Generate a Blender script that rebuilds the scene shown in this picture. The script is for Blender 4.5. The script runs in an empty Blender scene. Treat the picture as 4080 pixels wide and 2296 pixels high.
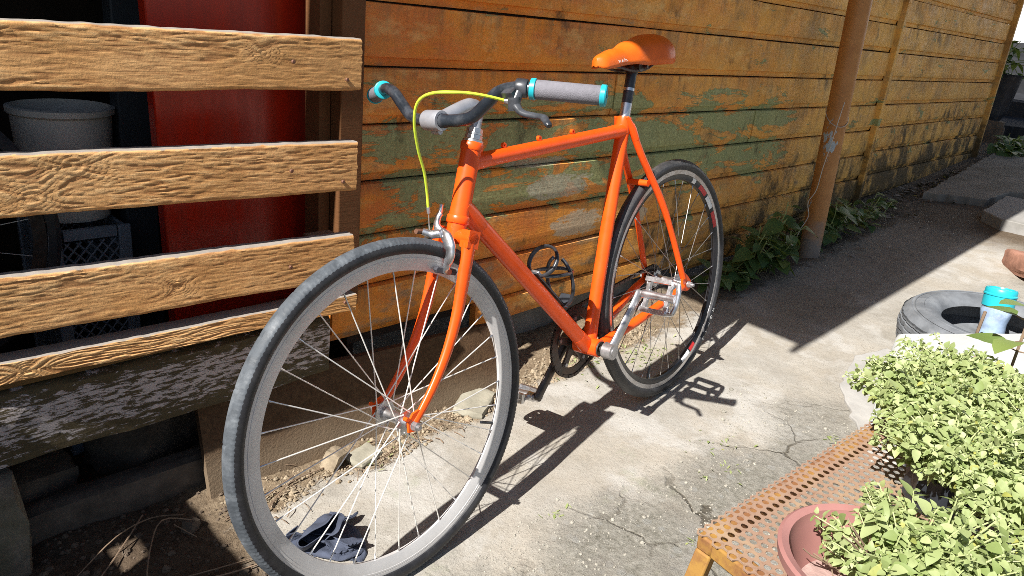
import bpy, math, random
from mathutils import Vector, Matrix, noise

# ------------------------------------------------------------------ camera, world, sun, exposure
scene = bpy.context.scene
R = math.radians
CAM = Vector((0.0, 0.0, 1.0212))
cam_r = Vector((0.69511522, -0.71252683, 0.09550053))
cam_u = Vector((0.18214214, 0.30306387, 0.93540180))
cam_f = Vector((0.69544164, 0.63281736, -0.34044547))
cd = bpy.data.cameras.new('camera')
cd.sensor_width = 36.0
cd.lens = 36.0 * 3012.29 / 4080.0
cd.clip_start = 0.02
cd.clip_end = 400
camera = bpy.data.objects.new('camera', cd)
camera.matrix_world = Matrix((
    (cam_r.x, cam_u.x, -cam_f.x, CAM.x),
    (cam_r.y, cam_u.y, -cam_f.y, CAM.y),
    (cam_r.z, cam_u.z, -cam_f.z, CAM.z),
    (0, 0, 0, 1)))
scene.collection.objects.link(camera)
scene.camera = camera

SUN_AZ, SUN_EL = 4.2, 44.5            # direction the light travels (from +X towards +Y), elevation
world = bpy.data.worlds.new('World')
scene.world = world
world.use_nodes = True
wn = world.node_tree
bg = wn.nodes['Background']
sky = wn.nodes.new('ShaderNodeTexSky')
sky.sky_type = 'NISHITA'
sky.sun_disc = False
sky.sun_elevation = R(SUN_EL)
sky.sun_rotation = R(270 - SUN_AZ)
sky.altitude = 200
sky.dust_density = 1.2
wn.links.new(sky.outputs[0], bg.inputs[0])
bg.inputs[1].default_value = 0.05

sd = bpy.data.lights.new('sun', 'SUN')
sd.energy = 5.0
sd.angle = R(0.5)
sd.color = (1.0, 0.965, 0.91)
sun = bpy.data.objects.new('sun', sd)
dirv = Vector((math.cos(R(SUN_AZ)) * math.cos(R(SUN_EL)), math.sin(R(SUN_AZ)) * math.cos(R(SUN_EL)), -math.sin(R(SUN_EL))))
sun.rotation_euler = dirv.to_track_quat('-Z', 'Y').to_euler()
sun.location = (-6, 0, 8)
scene.collection.objects.link(sun)

vs = scene.view_settings
vs.view_transform = 'Standard'
vs.look = 'None'
vs.exposure = 0.92
vs.gamma = 1.0
vs.use_curve_mapping = False
scene.cycles.filter_width = 0.85
scene.cycles.use_denoising = False
scene.cycles.adaptive_threshold = 0.006
scene.cycles.max_bounces = 6
scene.cycles.diffuse_bounces = 4
scene.cycles.transparent_max_bounces = 8

# ------------------------------------------------------------------ helpers
COL = scene.collection
rnd = random.Random(7)
SL = 0.061256
def gz(x):
    x = max(-3.0, min(13.0, x))
    return SL * (x - 1.8504)

def V(*a):
    return Vector(a[0] if len(a) == 1 else a)

class MB:
    """collects shapes for one mesh"""
    def __init__(s):
        s.v = []; s.f = []; s.x = None
    def add(s, vs_, fs):
        n = len(s.v)
        s.v += [Vector(p) for p in vs_]
        s.f += [[i + n for i in q] for q in fs]
        return s
    def box(s, c, size, rot=None):
        hx, hy, hz = [k / 2 for k in size]
        pts = [V(sx * hx, sy * hy, sz * hz) for sx in (-1, 1) for sy in (-1, 1) for sz in (-1, 1)]
        if rot is not None:
            pts = [rot @ p for p in pts]
        c = V(c)
        return s.add([c + p for p in pts], [(0, 1, 3, 2), (4, 6, 7, 5), (0, 4, 5, 1), (2, 3, 7, 6), (0, 2, 6, 4), (1, 5, 7, 3)])
    def tube(s, path, rad, n=12, caps=True, flat=None, closed=False):
        """rad: number or list; flat: (axis vector, factor) squeezes the section along that axis"""
        P = [V(p) for p in path]
        m = len(P)
        if not isinstance(rad, (list, tuple)):
            rad = [rad] * m
        T = []
        for i in range(m):
            a = P[(i - 1) % m] if (closed or i > 0) else P[0]
            b = P[(i + 1) % m] if (closed or i < m - 1) else P[-1]
            T.append((b - a).normalized())
        ref = V(0, 0, 1) if abs(T[0].z) < .9 else V(1, 0, 0)
        N = (ref - T[0] * ref.dot(T[0])).normalized()
        vs_ = []
        for i in range(m):
            N = (N - T[i] * N.dot(T[i])).normalized()
            B = T[i].cross(N)
            for k in range(n):
                a = 2 * math.pi * k / n
                o = (N * math.cos(a) + B * math.sin(a)) * rad[i]
                if flat:
                    o = o - flat[0] * (o.dot(flat[0]) * (1 - flat[1]))
                vs_.append(P[i] + o)
        fs = []
        for i in range(m if closed else m - 1):
            j = (i + 1) % m
            for k in range(n):
                fs.append((i * n + k, i * n + (k + 1) % n, j * n + (k + 1) % n, j * n + k))
        if caps and not closed:
            fs.append(tuple(range(n))[::-1])
            fs.append(tuple((m - 1) * n + k for k in range(n)))
        return s.add(vs_, fs)
    def lathe(s, prof, c=(0, 0, 0), ax=(0, 0, 1), n=48, mod=None, closed=False, arc=None):
        """prof: list of (radius, height along ax)"""
        ax = V(ax).normalized(); c = V(c)
        ref = V(1, 0, 0) if abs(ax.x) < .9 else V(0, 1, 0)
        e1 = (ref - ax * ref.dot(ax)).normalized(); e2 = ax.cross(e1)
        m = len(prof); vs_ = []
        a0, a1 = arc if arc else (0, 2 * math.pi)
        cnt = n + 1 if arc else n
        for i in range(cnt):
            a = a0 + (a1 - a0) * i / n
            d = e1 * math.cos(a) + e2 * math.sin(a)
            for j, (r_, h_) in enumerate(prof):
                if mod:
                    r_ = r_ + mod(i, j)
                vs_.append(c + d * r_ + ax * h_)
        fs = []
        for i in range(n):
            k = (i + 1) if arc else (i + 1) % n
            for j in range(m if closed else m - 1):
                l = (j + 1) % m
                fs.append((i * m + j, k * m + j, k * m + l, i * m + l))
        return s.add(vs_, fs)
    def prism(s, poly, z0, z1, frame=None):
        """poly in 2D extruded from z0 to z1; frame = (origin, ex, ey, ez)"""
        o, ex, ey, ez = frame if frame else (V(0, 0, 0), V(1, 0, 0), V(0, 1, 0), V(0, 0, 1))
        n = len(poly)
        vs_ = [o + ex * p[0] + ey * p[1] + ez * z0 for p in poly] + [o + ex * p[0] + ey * p[1] + ez * z1 for p in poly]
        fs = [tuple(range(n))[::-1], tuple(range(n, 2 * n))]
        fs += [(i, (i + 1) % n, n + (i + 1) % n, n + i) for i in range(n)]
        return s.add(vs_, fs)
    def xf(s, fn, start=0):
        for i in range(start, len(s.v)):
            s.v[i] = fn(s.v[i])
        return s
    def mesh(s, name, mat=None, smooth=35):
        me = bpy.data.meshes.new(name)
        me.from_pydata([tuple(p) for p in s.v], [], s.f)
        if mat is not None:
            me.materials.append(mat)
        if smooth:
            me.polygons.foreach_set('use_smooth', [True] * len(me.polygons))
            me.set_sharp_from_angle(angle=R(smooth))
        me.update()
        return me
    def build(s, name, mat, parent=None, smooth=35, bevel=0):
        o = bpy.data.objects.new(name, s.mesh(name, mat, smooth))
        COL.objects.link(o)
        if parent is not None:
            o.parent = parent
        if bevel:
            b = o.modifiers.new('bevel', 'BEVEL'); b.width = bevel; b.segments = 2; b.limit_method = 'ANGLE'; b.angle_limit = R(40)
        return o

def link(name, me, parent=None, mw=None):
    o = bpy.data.objects.new(name, me)
    COL.objects.link(o)
    if parent is not None:
        o.parent = parent
    if mw is not None:
        o.matrix_local = mw
    return o
def empty(name, loc=(0, 0, 0)):
    o = bpy.data.objects.new(name, None)
    o.empty_display_size = .05
    o.location = loc
    COL.objects.link(o)
    return o
def tag(o, label, cat, group=None):
    o['label'] = label; o['category'] = cat
    if group:
        o['group'] = group
    return o
def kind(o, k):
    o['kind'] = k
    return o
def base_at(root, objs):
    """keep children where they were built although the root is not at the origin"""
    inv = Matrix.Translation(root.location).inverted()
    for o in objs:
        o.matrix_parent_inverse = inv
def catmull(pts, sub=6):
    P = [V(p) for p in pts]; out = []
    for i in range(len(P) - 1):
        p0 = P[max(i - 1, 0)]; p1 = P[i]; p2 = P[i + 1]; p3 = P[min(i + 2, len(P) - 1)]
        for k in range(sub):
            t = k / sub
            out.append(.5 * ((2 * p1) + (p2 - p0) * t + (2 * p0 - 5 * p1 + 4 * p2 - p3) * t * t + (3 * p1 - p0 - 3 * p2 + p3) * t ** 3))
    out.append(P[-1])
    return out
def fbm(p, o=4):
    return noise.fractal(p, 1.0, 2.0, o)

# ------------------------------------------------------------------ materials
class NT:
    def __init__(s, name):
        s.m = bpy.data.materials.new(name)
        s.m.use_nodes = True
        s.t = s.m.node_tree
        s.b = s.t.nodes['Principled BSDF']
    def n(s, typ, **kw):
        nd = s.t.nodes.new('ShaderNode' + typ)
        for k, v in kw.items():
            setattr(nd, k, v)
        return nd
    def set(s, inp, v):
        if isinstance(v, bpy.types.NodeSocket):
            s.t.links.new(v, inp)
        elif isinstance(v, (tuple, list)) and len(v) == 3 and inp.type == 'RGBA':
            inp.default_value = (*v, 1)
        else:
            inp.default_value = v
    def world(s):
        return s.n('NewGeometry').outputs['Position']
    def objco(s):
        return s.n('TexCoord').outputs['Object']
    def rand(s):
        return s.n('ObjectInfo').outputs['Random']
    def mapv(s, co, scale=(1, 1, 1), loc=(0, 0, 0), rot=(0, 0, 0)):
        m = s.n('Mapping'); s.set(m.inputs[0], co)
        s.set(m.inputs['Scale'], scale); s.set(m.inputs['Location'], loc); s.set(m.inputs['Rotation'], rot)
        return m.outputs[0]
    def shift(s, co, k=13.7):
        """different piece, different patch of the pattern"""
        c = s.n('CombineXYZ'); r_ = s.math('MULTIPLY', s.rand(), k)
        for i in range(3):
            s.set(c.inputs[i], r_)
        a = s.n('VectorMath', operation='ADD'); s.set(a.inputs[0], co); s.set(a.inputs[1], c.outputs[0])
        return a.outputs[0]
    def noise(s, co, scale=5, detail=5, rough=.55, dist=0):
        q = s.n('TexNoise'); s.set(q.inputs['Vector'], co)
        s.set(q.inputs['Scale'], scale); s.set(q.inputs['Detail'], detail); s.set(q.inputs['Roughness'], rough); s.set(q.inputs['Distortion'], dist)
        return q.outputs['Fac']
    def voro(s, co, scale=5, feature='F1', out='Distance', rnd_=1):
        q = s.n('TexVoronoi', feature=feature); s.set(q.inputs['Vector'], co); s.set(q.inputs['Scale'], scale)
        s.set(q.inputs['Randomness'], rnd_)
        return q.outputs[out]
    def ramp(s, fac, lo, hi, a=0.0, b=1.0):
        q = s.n('MapRange'); s.set(q.inputs[0], fac)
        s.set(q.inputs[1], lo); s.set(q.inputs[2], hi); s.set(q.inputs[3], a); s.set(q.inputs[4], b)
        q.clamp = True
        return q.outputs[0]
    def math(s, op, a, b=0.0, clamp=False):
        q = s.n('Math', operation=op); q.use_clamp = clamp
        s.set(q.inputs[0], a); s.set(q.inputs[1], b)
        return q.outputs[0]
    def mix(s, fac, a, b, blend='MIX'):
        q = s.n('Mix', data_type='RGBA', blend_type=blend)
        s.set(q.inputs[0], fac); s.set(q.inputs[6], a); s.set(q.inputs[7], b)
        return q.outputs[2]
    def xyz(s, co):
        q = s.n('SeparateXYZ'); s.set(q.inputs[0], co)
        return q.outputs
    def bump(s, h, strength=.4, dist=.01):
        q = s.n('Bump'); s.set(q.inputs['Height'], h); s.set(q.inputs['Strength'], strength); s.set(q.inputs['Distance'], dist)
        s.set(s.b.inputs['Normal'], q.outputs[0])
        return q
    def pbr(s, col=None, rough=None, metal=None, spec=None, coat=None, sss=None):
        I = s.b.inputs
        if col is not None: s.set(I['Base Color'], col)
        if rough is not None: s.set(I['Roughness'], rough)
        if metal is not None: s.set(I['Metallic'], metal)
        if spec is not None: s.set(I['Specular IOR Level'], spec)
        if coat is not None:
            s.set(I['Coat Weight'], coat); s.set(I['Coat Roughness'], .15)
        return s.m

def simple(name, col, rough=.5, metal=0, var=.25, scale=30, spec=.5, coat=None, bump=0, dirt=None, bscale=None):
    t = NT(name); co = t.objco()
    f = t.noise(co, scale, 5, .6)
    dark = tuple(c * (1 - var) for c in col); lite = tuple(min(1, c * (1 + var)) for c in col)
    c = t.mix(t.ramp(f, .3, .7), dark, lite)
    if dirt:
        c = t.mix(t.ramp(t.noise(co, scale * .35, 6, .65), .5, .72, 0, dirt[1]), c, dirt[0])
    if bump:
        t.bump(t.noise(co, bscale or scale * 4, 4, .6), bump, .003)
    return t.pbr(c, t.ramp(f, .3, .7, rough * .8, min(1, rough * 1.2)), metal, spec, coat)

MAT = {}
MAT['paint'] = simple('orange_frame_paint', (0.92, 0.096, 0.007), .36, 0, .12, 18, .35, .12, dirt=((.50, .040, .006), .35))
MAT['rubber'] = simple('bike_tyre_rubber', (0.072, 0.082, 0.094), .62, 0, .25, 60, .4, dirt=((.22, .24, .26), .6), bump=.15)
MAT['sidewall'] = simple('black_tyre_sidewall', (0.020, 0.020, 0.023), .5, 0, .25, 60, .45, dirt=((.07, .07, .07), .4))
MAT['rubber_rear'] = simple('rear_tyre_rubber', (0.045, 0.045, 0.047), .55, 0, .25, 60, .4, dirt=((.12, .11, .10), .4), bump=.15)
MAT['rim'] = simple('pale_rim', (0.64, 0.625, 0.615), .42, .25, .06, 20, .5, dirt=((.34, .30, .26), .35))
MAT['rim_black'] = simple('black_rim', (0.022, 0.022, 0.026), .3, .2, .2, 20, .5)
MAT['alu'] = simple('aluminium', (0.66, 0.66, 0.68), .34, .95, .12, 50, .5, dirt=((.35, .31, .27), .4))
MAT['alu_dull'] = simple('dull_aluminium', (0.48, 0.47, 0.48), .42, .8, .15, 60, .5, dirt=((.22, .18, .15), .5))
MAT['spoke'] = simple('spoke_steel', (0.82, 0.79, 0.74), .4, .35, .08, 50)
MAT['spoke_dark'] = simple('dark_spoke_steel', (0.26, 0.24, 0.22), .4, .7, .2, 50)
MAT['steel'] = simple('dark_steel', (0.085, 0.072, 0.065), .45, .6, .35, 60, dirt=((.14, .07, .035), .6))
MAT['black'] = simple('black_paint', (0.03, 0.033, 0.04), .33, 0, .2, 30, dirt=((.32, .33, .36), .25))
MAT['bar'] = simple('worn_black_bar', (0.024, 0.030, 0.040), .28, .2, .3, 40, dirt=((.30, .31, .34), .30), bump=.1)
MAT['stem'] = simple('grey_stem', (0.42, 0.43, 0.47), .4, .5, .1, 30)
MAT['grip'] = simple('grey_grip', (0.185, 0.178, 0.20), .8, 0, .12, 120, .3, bump=.4, bscale=500)
MAT['teal'] = simple('teal_plastic', (0.02, 0.42, 0.50), .35, 0, .08, 20, .5)
MAT['lime'] = simple('lime_cable_housing', (0.62, 0.78, 0.06), .4, 0, .08, 40)
MAT['inner_wire'] = simple('brake_wire', (.6, .58, .55), .35, .8, .1, 40)
MAT['leather'] = simple('orange_saddle_leather', (0.76, 0.135, 0.008), .42, 0, .12, 22, .45, bump=.08, bscale=300)
MAT['white_print'] = simple('white_print', (.8, .8, .78), .5, 0, .05, 30)
MAT['red_print'] = simple('red_print', (.55, .03, .03), .4, 0, .1, 30)
MAT['pad'] = simple('brake_pad_rubber', (.05, .05, .06), .6, 0, .2, 40)
MAT['rust_bolt'] = simple('rusty_bolt', (.22, .11, .07), .6, .5, .3, 80)

# --- siding boards: worn ochre paint over green over bare wood
def siding(name):
    t = NT(name); w = t.world(); o = t.shift(w, 3.1)
    X, Y, Z = t.xyz(w)[0:3]
    grain = t.noise(t.mapv(o, (2.0, 1, 55)), 1.0, 6, .65, .6)
    blot = t.noise(t.mapv(o, (1.0, 1, 1.6)), 6.5, 7, .66)
    strk = t.noise(t.mapv(w, (34, 1, 2.2)), 1.0, 5, .7)
    fine = t.noise(o, 90, 5, .7)
    faded = t.ramp(t.math('ADD', X, t.ramp(t.noise(w, .9, 3), 0, 1, -1.2, 1.2)), 1.2, 3.6)
    base = t.mix(faded, (0.95, 0.325, 0.030), (0.90, 0.500, 0.110))
    base = t.mix(t.ramp(blot, .46, .70, 0, .8), base, t.mix(faded, (0.74, 0.235, 0.028), (0.72, 0.385, 0.095)))
    base = t.mix(t.ramp(strk, .58, .82, 0, .5), base, (0.34, 0.160, 0.060))
    redp = t.noise(t.mapv(o, (1.0, 1, 2.2), (2, 0, 5)), 3.3, 7, .68)
    base = t.mix(t.math('MULTIPLY', t.ramp(redp, .46, .62, 0, .75), t.ramp(faded, 0, .8, 1, .25)), base, (0.72, 0.185, 0.040))
    base = t.mix(t.ramp(redp, .40, .28, 0, .7), base, t.mix(faded, (0.95, 0.36, 0.035), (0.92, 0.55, 0.11)))
    # grey-olive grime, and runs of dirt below each seam
    oz = t.xyz(t.objco())[2]
    gr = t.noise(t.mapv(o, (1.6, 1, 2.0), (9, 0, 1)), 4.5, 8, .72)
    base = t.mix(t.math('MULTIPLY', t.ramp(gr, .46, .66), t.ramp(faded, 0, 1, .25, .75)), base, (0.45, 0.305, 0.125))
    run = t.math('MULTIPLY', t.ramp(t.noise(t.mapv(w, (26, 1, 1.6), (0, 0, 4)), 1.0, 6, .7), .46, .66), t.ramp(t.math('ADD', oz, t.ramp(gr, .2, .8, -.05, .05)), -.03, .065))
    base = t.mix(t.math('MULTIPLY', run, .75), base, (0.25, 0.145, 0.06))
    pale = t.noise(t.mapv(o, (1.4, 1, 3.0)), 4.0, 6, .7)
    base = t.mix(t.ramp(pale, .54, .70, 0, .60), base, (0.92, 0.60, 0.22))
    # green undercoat where the ochre has come away: in a loose band across the middle of the wall
    g = t.noise(t.mapv(w, (1.3, 1, 4.6), (3.3, 0, 1.1)), 2.6, 9, .70, .5)
    band = t.math('MULTIPLY', t.ramp(Z, .40, .56), t.ramp(Z, .72, .88, 1, 0))
    xr = t.math('MULTIPLY', t.ramp(X, 1.0, 1.15), t.ramp(X, 3.1, 3.5, 1, .12))
    gm = t.math('ADD', g, t.math('MULTIPLY', t.math('MULTIPLY', band, xr), .16))
    base = t.mix(t.ramp(gm, .612, .632, 0, .88), base, t.mix(t.ramp(fine, .3, .7), (0.20, 0.27, 0.115), (0.36, 0.44, 0.20)))
    bare = t.noise(t.mapv(o, (2.2, 1, 5.0), (7, 0, 2)), 3.1, 7, .7)
    base = t.mix(t.ramp(t.math('ADD', bare, t.ramp(Z, .25, .62, .06, 0)), .60, .70, 0, .8), base, t.mix(grain, (0.18, 0.115, 0.06), (0.52, 0.37, 0.21)))
    # flaking spots painted pale, as if grazing sun struck them
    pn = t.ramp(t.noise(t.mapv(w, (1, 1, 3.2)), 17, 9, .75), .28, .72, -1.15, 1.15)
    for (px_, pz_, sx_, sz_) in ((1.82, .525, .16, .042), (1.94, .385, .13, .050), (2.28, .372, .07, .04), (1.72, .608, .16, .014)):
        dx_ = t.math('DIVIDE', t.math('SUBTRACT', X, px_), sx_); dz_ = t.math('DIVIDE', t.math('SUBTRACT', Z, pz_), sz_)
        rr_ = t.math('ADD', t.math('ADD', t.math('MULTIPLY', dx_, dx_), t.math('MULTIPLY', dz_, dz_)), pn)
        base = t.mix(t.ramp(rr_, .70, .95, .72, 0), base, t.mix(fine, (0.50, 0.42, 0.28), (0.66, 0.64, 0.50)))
    # dirt and black mould low on the right-hand panel
    low = t.math('MULTIPLY', t.ramp(t.math('SUBTRACT', Z, t.math('MULTIPLY', X, SL)), .02, .42, 1, 0), t.ramp(X, 1.6, 4.2, .15, 1))
    mo = t.noise(t.mapv(w, (2.4, 1, 1.5)), 3.2, 7, .7)
    base = t.mix(t.ramp(t.math('ADD', mo, t.math('MULTIPLY', low, .20)), .58, .72, 0, .9), base, (0.030, 0.030, 0.016))
    base = t.mix(t.ramp(grain, .62, .78, 0, .38), base, (0.090, 0.040, 0.014))
    base = t.mix(t.ramp(fine, .25, .75, .22, 0), base, (0.16, 0.08, 0.03))
    h = t.math('ADD', t.math('MULTIPLY', grain, .6), t.math('ADD', t.math('MULTIPLY', fine, .35), t.math('MULTIPLY', t.ramp(gm, .612, .632), -.45)))
    t.bump(h, .6, .006)
    return t.pbr(base, t.ramp(blot, .3, .7, .55, .85), 0, .35)
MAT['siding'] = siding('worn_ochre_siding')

def plank_mat(name, paint, bare, crack, greytop=(.50, .45, .41)):
    t = NT(name); o = t.shift(t.objco(), 5.0); w = t.world()
    nz = t.xyz(t.n('NewGeometry').outputs['Normal'])[2]
    g = t.noise(t.mapv(o, (5, 1, 70)), 1.0, 7, .7, .8)
    b = t.noise(t.mapv(o, (2, 1, 4)), 2.4, 6, .65)
    f = t.noise(o, 140, 4, .7)
    c = t.mix(t.ramp(b, .35, .7), paint, bare)
    at = t.n('Attribute'); at.attribute_name = 'relief'; rl_ = at.outputs['Fac']
    c = t.mix(t.ramp(rl_, .56, .24, 0, .6), c, crack)
    c = t.mix(t.ramp(rl_, .70, .95, 0, .7), c, tuple(min(1, k * 1.12 + .04) for k in paint))
    c = t.mix(t.ramp(g, .60, .74, 0, .4), c, crack)
    c = t.mix(t.ramp(f, .3, .8, .3, 0), c, crack)
    st = t.noise(t.mapv(w, (9, 1, 3)), 1.5, 5, .7)
    c = t.mix(t.ramp(st, .55, .75, 0, .6), c, tuple(k * .45 for k in bare))
    wx = t.math('ADD', t.xyz(w)[0], t.ramp(b, .2, .8, -.22, .22))
    c = t.mix(t.ramp(wx, .62, .84, 0, .62), c, tuple(k * .58 for k in bare))
    c = t.mix(t.ramp(nz, .6, .9), c, t.mix(g, greytop, tuple(k * .6 for k in greytop)))
    t.bump(t.math('ADD', t.math('MULTIPLY', g, .7), t.math('MULTIPLY', f, .3)), .6, .004)
    return t.pbr(c, .78, 0, .3)
MAT['plank'] = plank_mat('peeling_tan_plank', (0.92, 0.55, 0.24), (0.80, 0.41, 0.14), (0.30, 0.115, 0.038), (.36, .32, .28))
MAT['jamb'] = plank_mat('worn_jamb', (0.34, 0.15, 0.05), (0.22, 0.09, 0.03), (0.08, 0.035, 0.015), (.3, .2, .12))
MAT['rail'] = plank_mat('olive_rail', (0.26, 0.16, 0.05), (0.36, 0.20, 0.06), (0.07, 0.045, 0.02), (.3, .26, .2))
def beam_mat():
    t = NT('peeling_white_beam'); o = t.objco()
    g = t.noise(t.mapv(o, (7, 1, 45)), 1.0, 7, .75, .5)
    p = t.noise(t.mapv(o, (13, 1, 62)), 2.0, 9, .74, .3)
    z = t.xyz(o)[2]
    band = t.math('MULTIPLY', t.ramp(z, -.065, -.02), t.ramp(z, .035, .06, 1, 0))
    pm = t.math('ADD', p, t.math('MULTIPLY', band, .10))
    wood = t.mix(g, (0.035, 0.028, 0.018), (0.15, 0.115, 0.055))
    c = t.mix(t.ramp(pm, .565, .60, 0, .92), wood, (0.54, 0.48, 0.46))
    t.bump(t.math('ADD', t.math('MULTIPLY', g, .8), t.math('MULTIPLY', t.ramp(pm, .565, .60), .5)), .7, .005)
    return t.pbr(c, .85, 0, .25)
MAT['beam'] = beam_mat()
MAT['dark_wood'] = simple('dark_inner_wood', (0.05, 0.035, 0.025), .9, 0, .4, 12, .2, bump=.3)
def red_mat():
    t = NT('red_door_paint'); o = t.objco()
    g = t.noise(t.mapv(o, (20, 1, 2)), 1.5, 5, .6)
    c = t.mix(t.ramp(g, .3, .75), (0.56, 0.024, 0.006), (0.36, 0.026, 0.010))
    return t.pbr(c, t.ramp(g, .3, .7, .22, .36), 0, .5)
MAT['red_door'] = red_mat()
def fibre_mat():
    t = NT('brown_particle_board'); o = t.objco()
    a = t.noise(o, 70, 6, .75, 1.2); b = t.noise(o, 5, 5, .6); f = t.noise(t.mapv(o, (1, 1, 1)), 190, 4, .7)
    c = t.mix(t.ramp(a, .35, .7), (0.055, 0.031, 0.017), (0.135, 0.080, 0.040))
    c = t.mix(t.ramp(b, .45, .75, 0, .5), c, (0.10, 0.055, 0.036))
    z = t.xyz(o)[2]
    c = t.mix(t.ramp(t.math('ADD', z, t.ramp(b, 0, 1, -.05, .05)), -.02, .06, .8, 0), c, (0.20, 0.15, 0.10))
    t.bump(t.math('ADD', a, f), .5, .004)
    return t.pbr(c, .92, 0, .2)
MAT['fibre'] = fibre_mat()

# --- ground: pale worn concrete, a weathered patch with its stones showing, bare soil by the shed
def ground_mat():
    t = NT('worn_concrete_and_soil'); w = t.world()
    X, Y, Z = t.xyz(w)[0:3]
    n1 = t.noise(w, 2.3, 6, .62); n2 = t.noise(w, 9, 7, .66); n3 = t.noise(w, 60, 6, .72); n4 = t.noise(w, 260, 3, .7)
    conc = t.mix(t.ramp(n2, .3, .7), (0.275, 0.253, 0.217), (0.395, 0.374, 0.335))
    conc = t.mix(t.ramp(n1, .45, .7, 0, .55), conc, (0.385, 0.328, 0.248))
    conc = t.mix(t.ramp(n3, .52, .75, 0, .35), conc, (0.19, 0.17, 0.135))
    conc = t.mix(t.math('MULTIPLY', t.ramp(n4, .58, .72), t.ramp(n2, .35, .6)), conc, (0.135, 0.122, 0.10))
    lat = t.noise(t.mapv(w, (1.3, 1, 1), (2.7, 4.1, 0)), 3.6, 8, .66, .3)
    conc = t.mix(t.ramp(lat, .50, .60, 0, .65), conc, (0.440, 0.425, 0.395))
    conc = t.mix(t.ramp(lat, .40, .33, 0, .55), conc, (0.225, 0.205, 0.170))
    pit = t.voro(w, 120, 'F1', 'Distance')
    conc = t.mix(t.math('MULTIPLY', t.ramp(pit, .10, .18, 1, 0), t.ramp(n2, .42, .6)), conc, (0.12, 0.105, 0.085))
    # weathered, scoured concrete on the near side of the bicycle
    d = t.math('ADD', t.math('MULTIPLY', Y, 1.0), t.math('MULTIPLY', X, .10))
    we = t.ramp(t.math('ADD', d, t.ramp(n1, .2, .8, -.20, .20)), .84, 1.0, 1, 0)
    we = t.math('MULTIPLY', we, t.ramp(t.math('ADD', X, t.ramp(n2, .2, .8, -.2, .2)), 1.75, 2.3, 1, .25))
    stones = t.voro(w, 34, 'F1', 'Distance'); scol = t.voro(w, 34, 'F1', 'Color')
    sv = t.xyz(scol)[0]
    wcol = t.mix(t.ramp(n3, .3, .7), (0.165, 0.155, 0.123), (0.415, 0.395, 0.345))
    stone = t.math('MULTIPLY', t.ramp(stones, .32, .42, 1, 0), t.ramp(sv, .72, .76))
    wcol = t.mix(stone, wcol, (0.33, 0.325, 0.295))
    c = t.mix(t.math('MULTIPLY', we, t.ramp(n2, .36, .54, .30, 1)), conc, wcol)
    # moss tint
    ms = t.noise(t.mapv(w, (1, 1, 1), (5, 2, 0)), 5.5, 7, .7)
    c = t.mix(t.ramp(ms, .60, .74, 0, .42), c, (0.155, 0.185, 0.085))
    # cracks
    wob = t.n('VectorMath', operation='ADD'); sc_ = t.n('VectorMath', operation='SCALE')
    nt = t.n('TexNoise'); t.set(nt.inputs['Vector'], w); t.set(nt.inputs['Scale'], 7); t.set(nt.inputs['Detail'], 5)
    t.set(sc_.inputs[0], nt.outputs['Color']); t.set(sc_.inputs['Scale'], .16)
    t.set(wob.inputs[0], w); t.set(wob.inputs[1], sc_.outputs[0])
    ck = t.voro(wob.outputs[0], 3.1, 'DISTANCE_TO_EDGE')
    cm = t.math('MULTIPLY', t.ramp(ck, .004, .016, 1, 0), t.math('MULTIPLY', t.ramp(n1, .36, .50), we))
    c = t.mix(t.math('MULTIPLY', cm, .75), c, (0.075, 0.062, 0.042))
    # soil
    e = t.ramp(n2, .2, .8, -.09, .09)
    s1 = t.ramp(t.math('ADD', t.math('ADD', Y, t.math('MULTIPLY', X, .02)), e), 1.29, 1.335)
    s2 = t.ramp(t.math('ADD', X, e), .60, .68, 1, 0)
    s3 = t.ramp(t.math('ADD', X, e), 4.2, 4.6)
    soil_m = t.math('MAXIMUM', t.math('MAXIMUM', s1, s2), s3)
    soil = t.mix(t.ramp(n3, .3, .72), (0.11, 0.075, 0.045), (0.325, 0.25, 0.165))
    soil = t.mix(t.ramp(n4, .45, .75, 0, .5), soil, (0.37, 0.30, 0.215))
    shaded_soil = t.math('MULTIPLY', t.ramp(X, .55, .66, 1, 0), 1.0)  # soil painted darker where the shade falls at the left
    soil = t.mix(shaded_soil, soil, t.mix(t.ramp(n3, .3, .7), (0.060, 0.041, 0.028), (0.135, 0.098, 0.066)))
    soil = t.mix(t.math('MULTIPLY', t.ramp(X, 2.4, 2.9), .7), soil, (0.085, 0.062, 0.045))
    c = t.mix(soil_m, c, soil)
    # the roof's shadow on the path, darkened into the colour
    eave_shade = t.math('MULTIPLY', t.ramp(t.math('ADD', X, e), 2.35, 2.9), t.ramp(t.math('ADD', Y, e), .82, .95))
    c = t.mix(t.math('MULTIPLY', eave_shade, .6), c, t.mix(n3, (0.10, 0.088, 0.072), (0.215, 0.195, 0.170)))
    h = t.math('ADD', t.math('MULTIPLY', n3, .5), t.math('ADD', t.math('MULTIPLY', n4, .25), t.math('MULTIPLY', cm, -1.0)))
    h = t.math('ADD', h, t.math('MULTIPLY', t.math('MULTIPLY', we, t.noise(w, 30, 8, .82)), 2.2))
    h = t.math('ADD', h, t.math('MULTIPLY', t.math('MULTIPLY', soil_m, t.noise(w, 75, 5, .75)), 1.6))
    t.bump(h, .8, .009)
    return t.pbr(c, .93, 0, .15)
MAT['ground'] = ground_mat()

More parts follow.
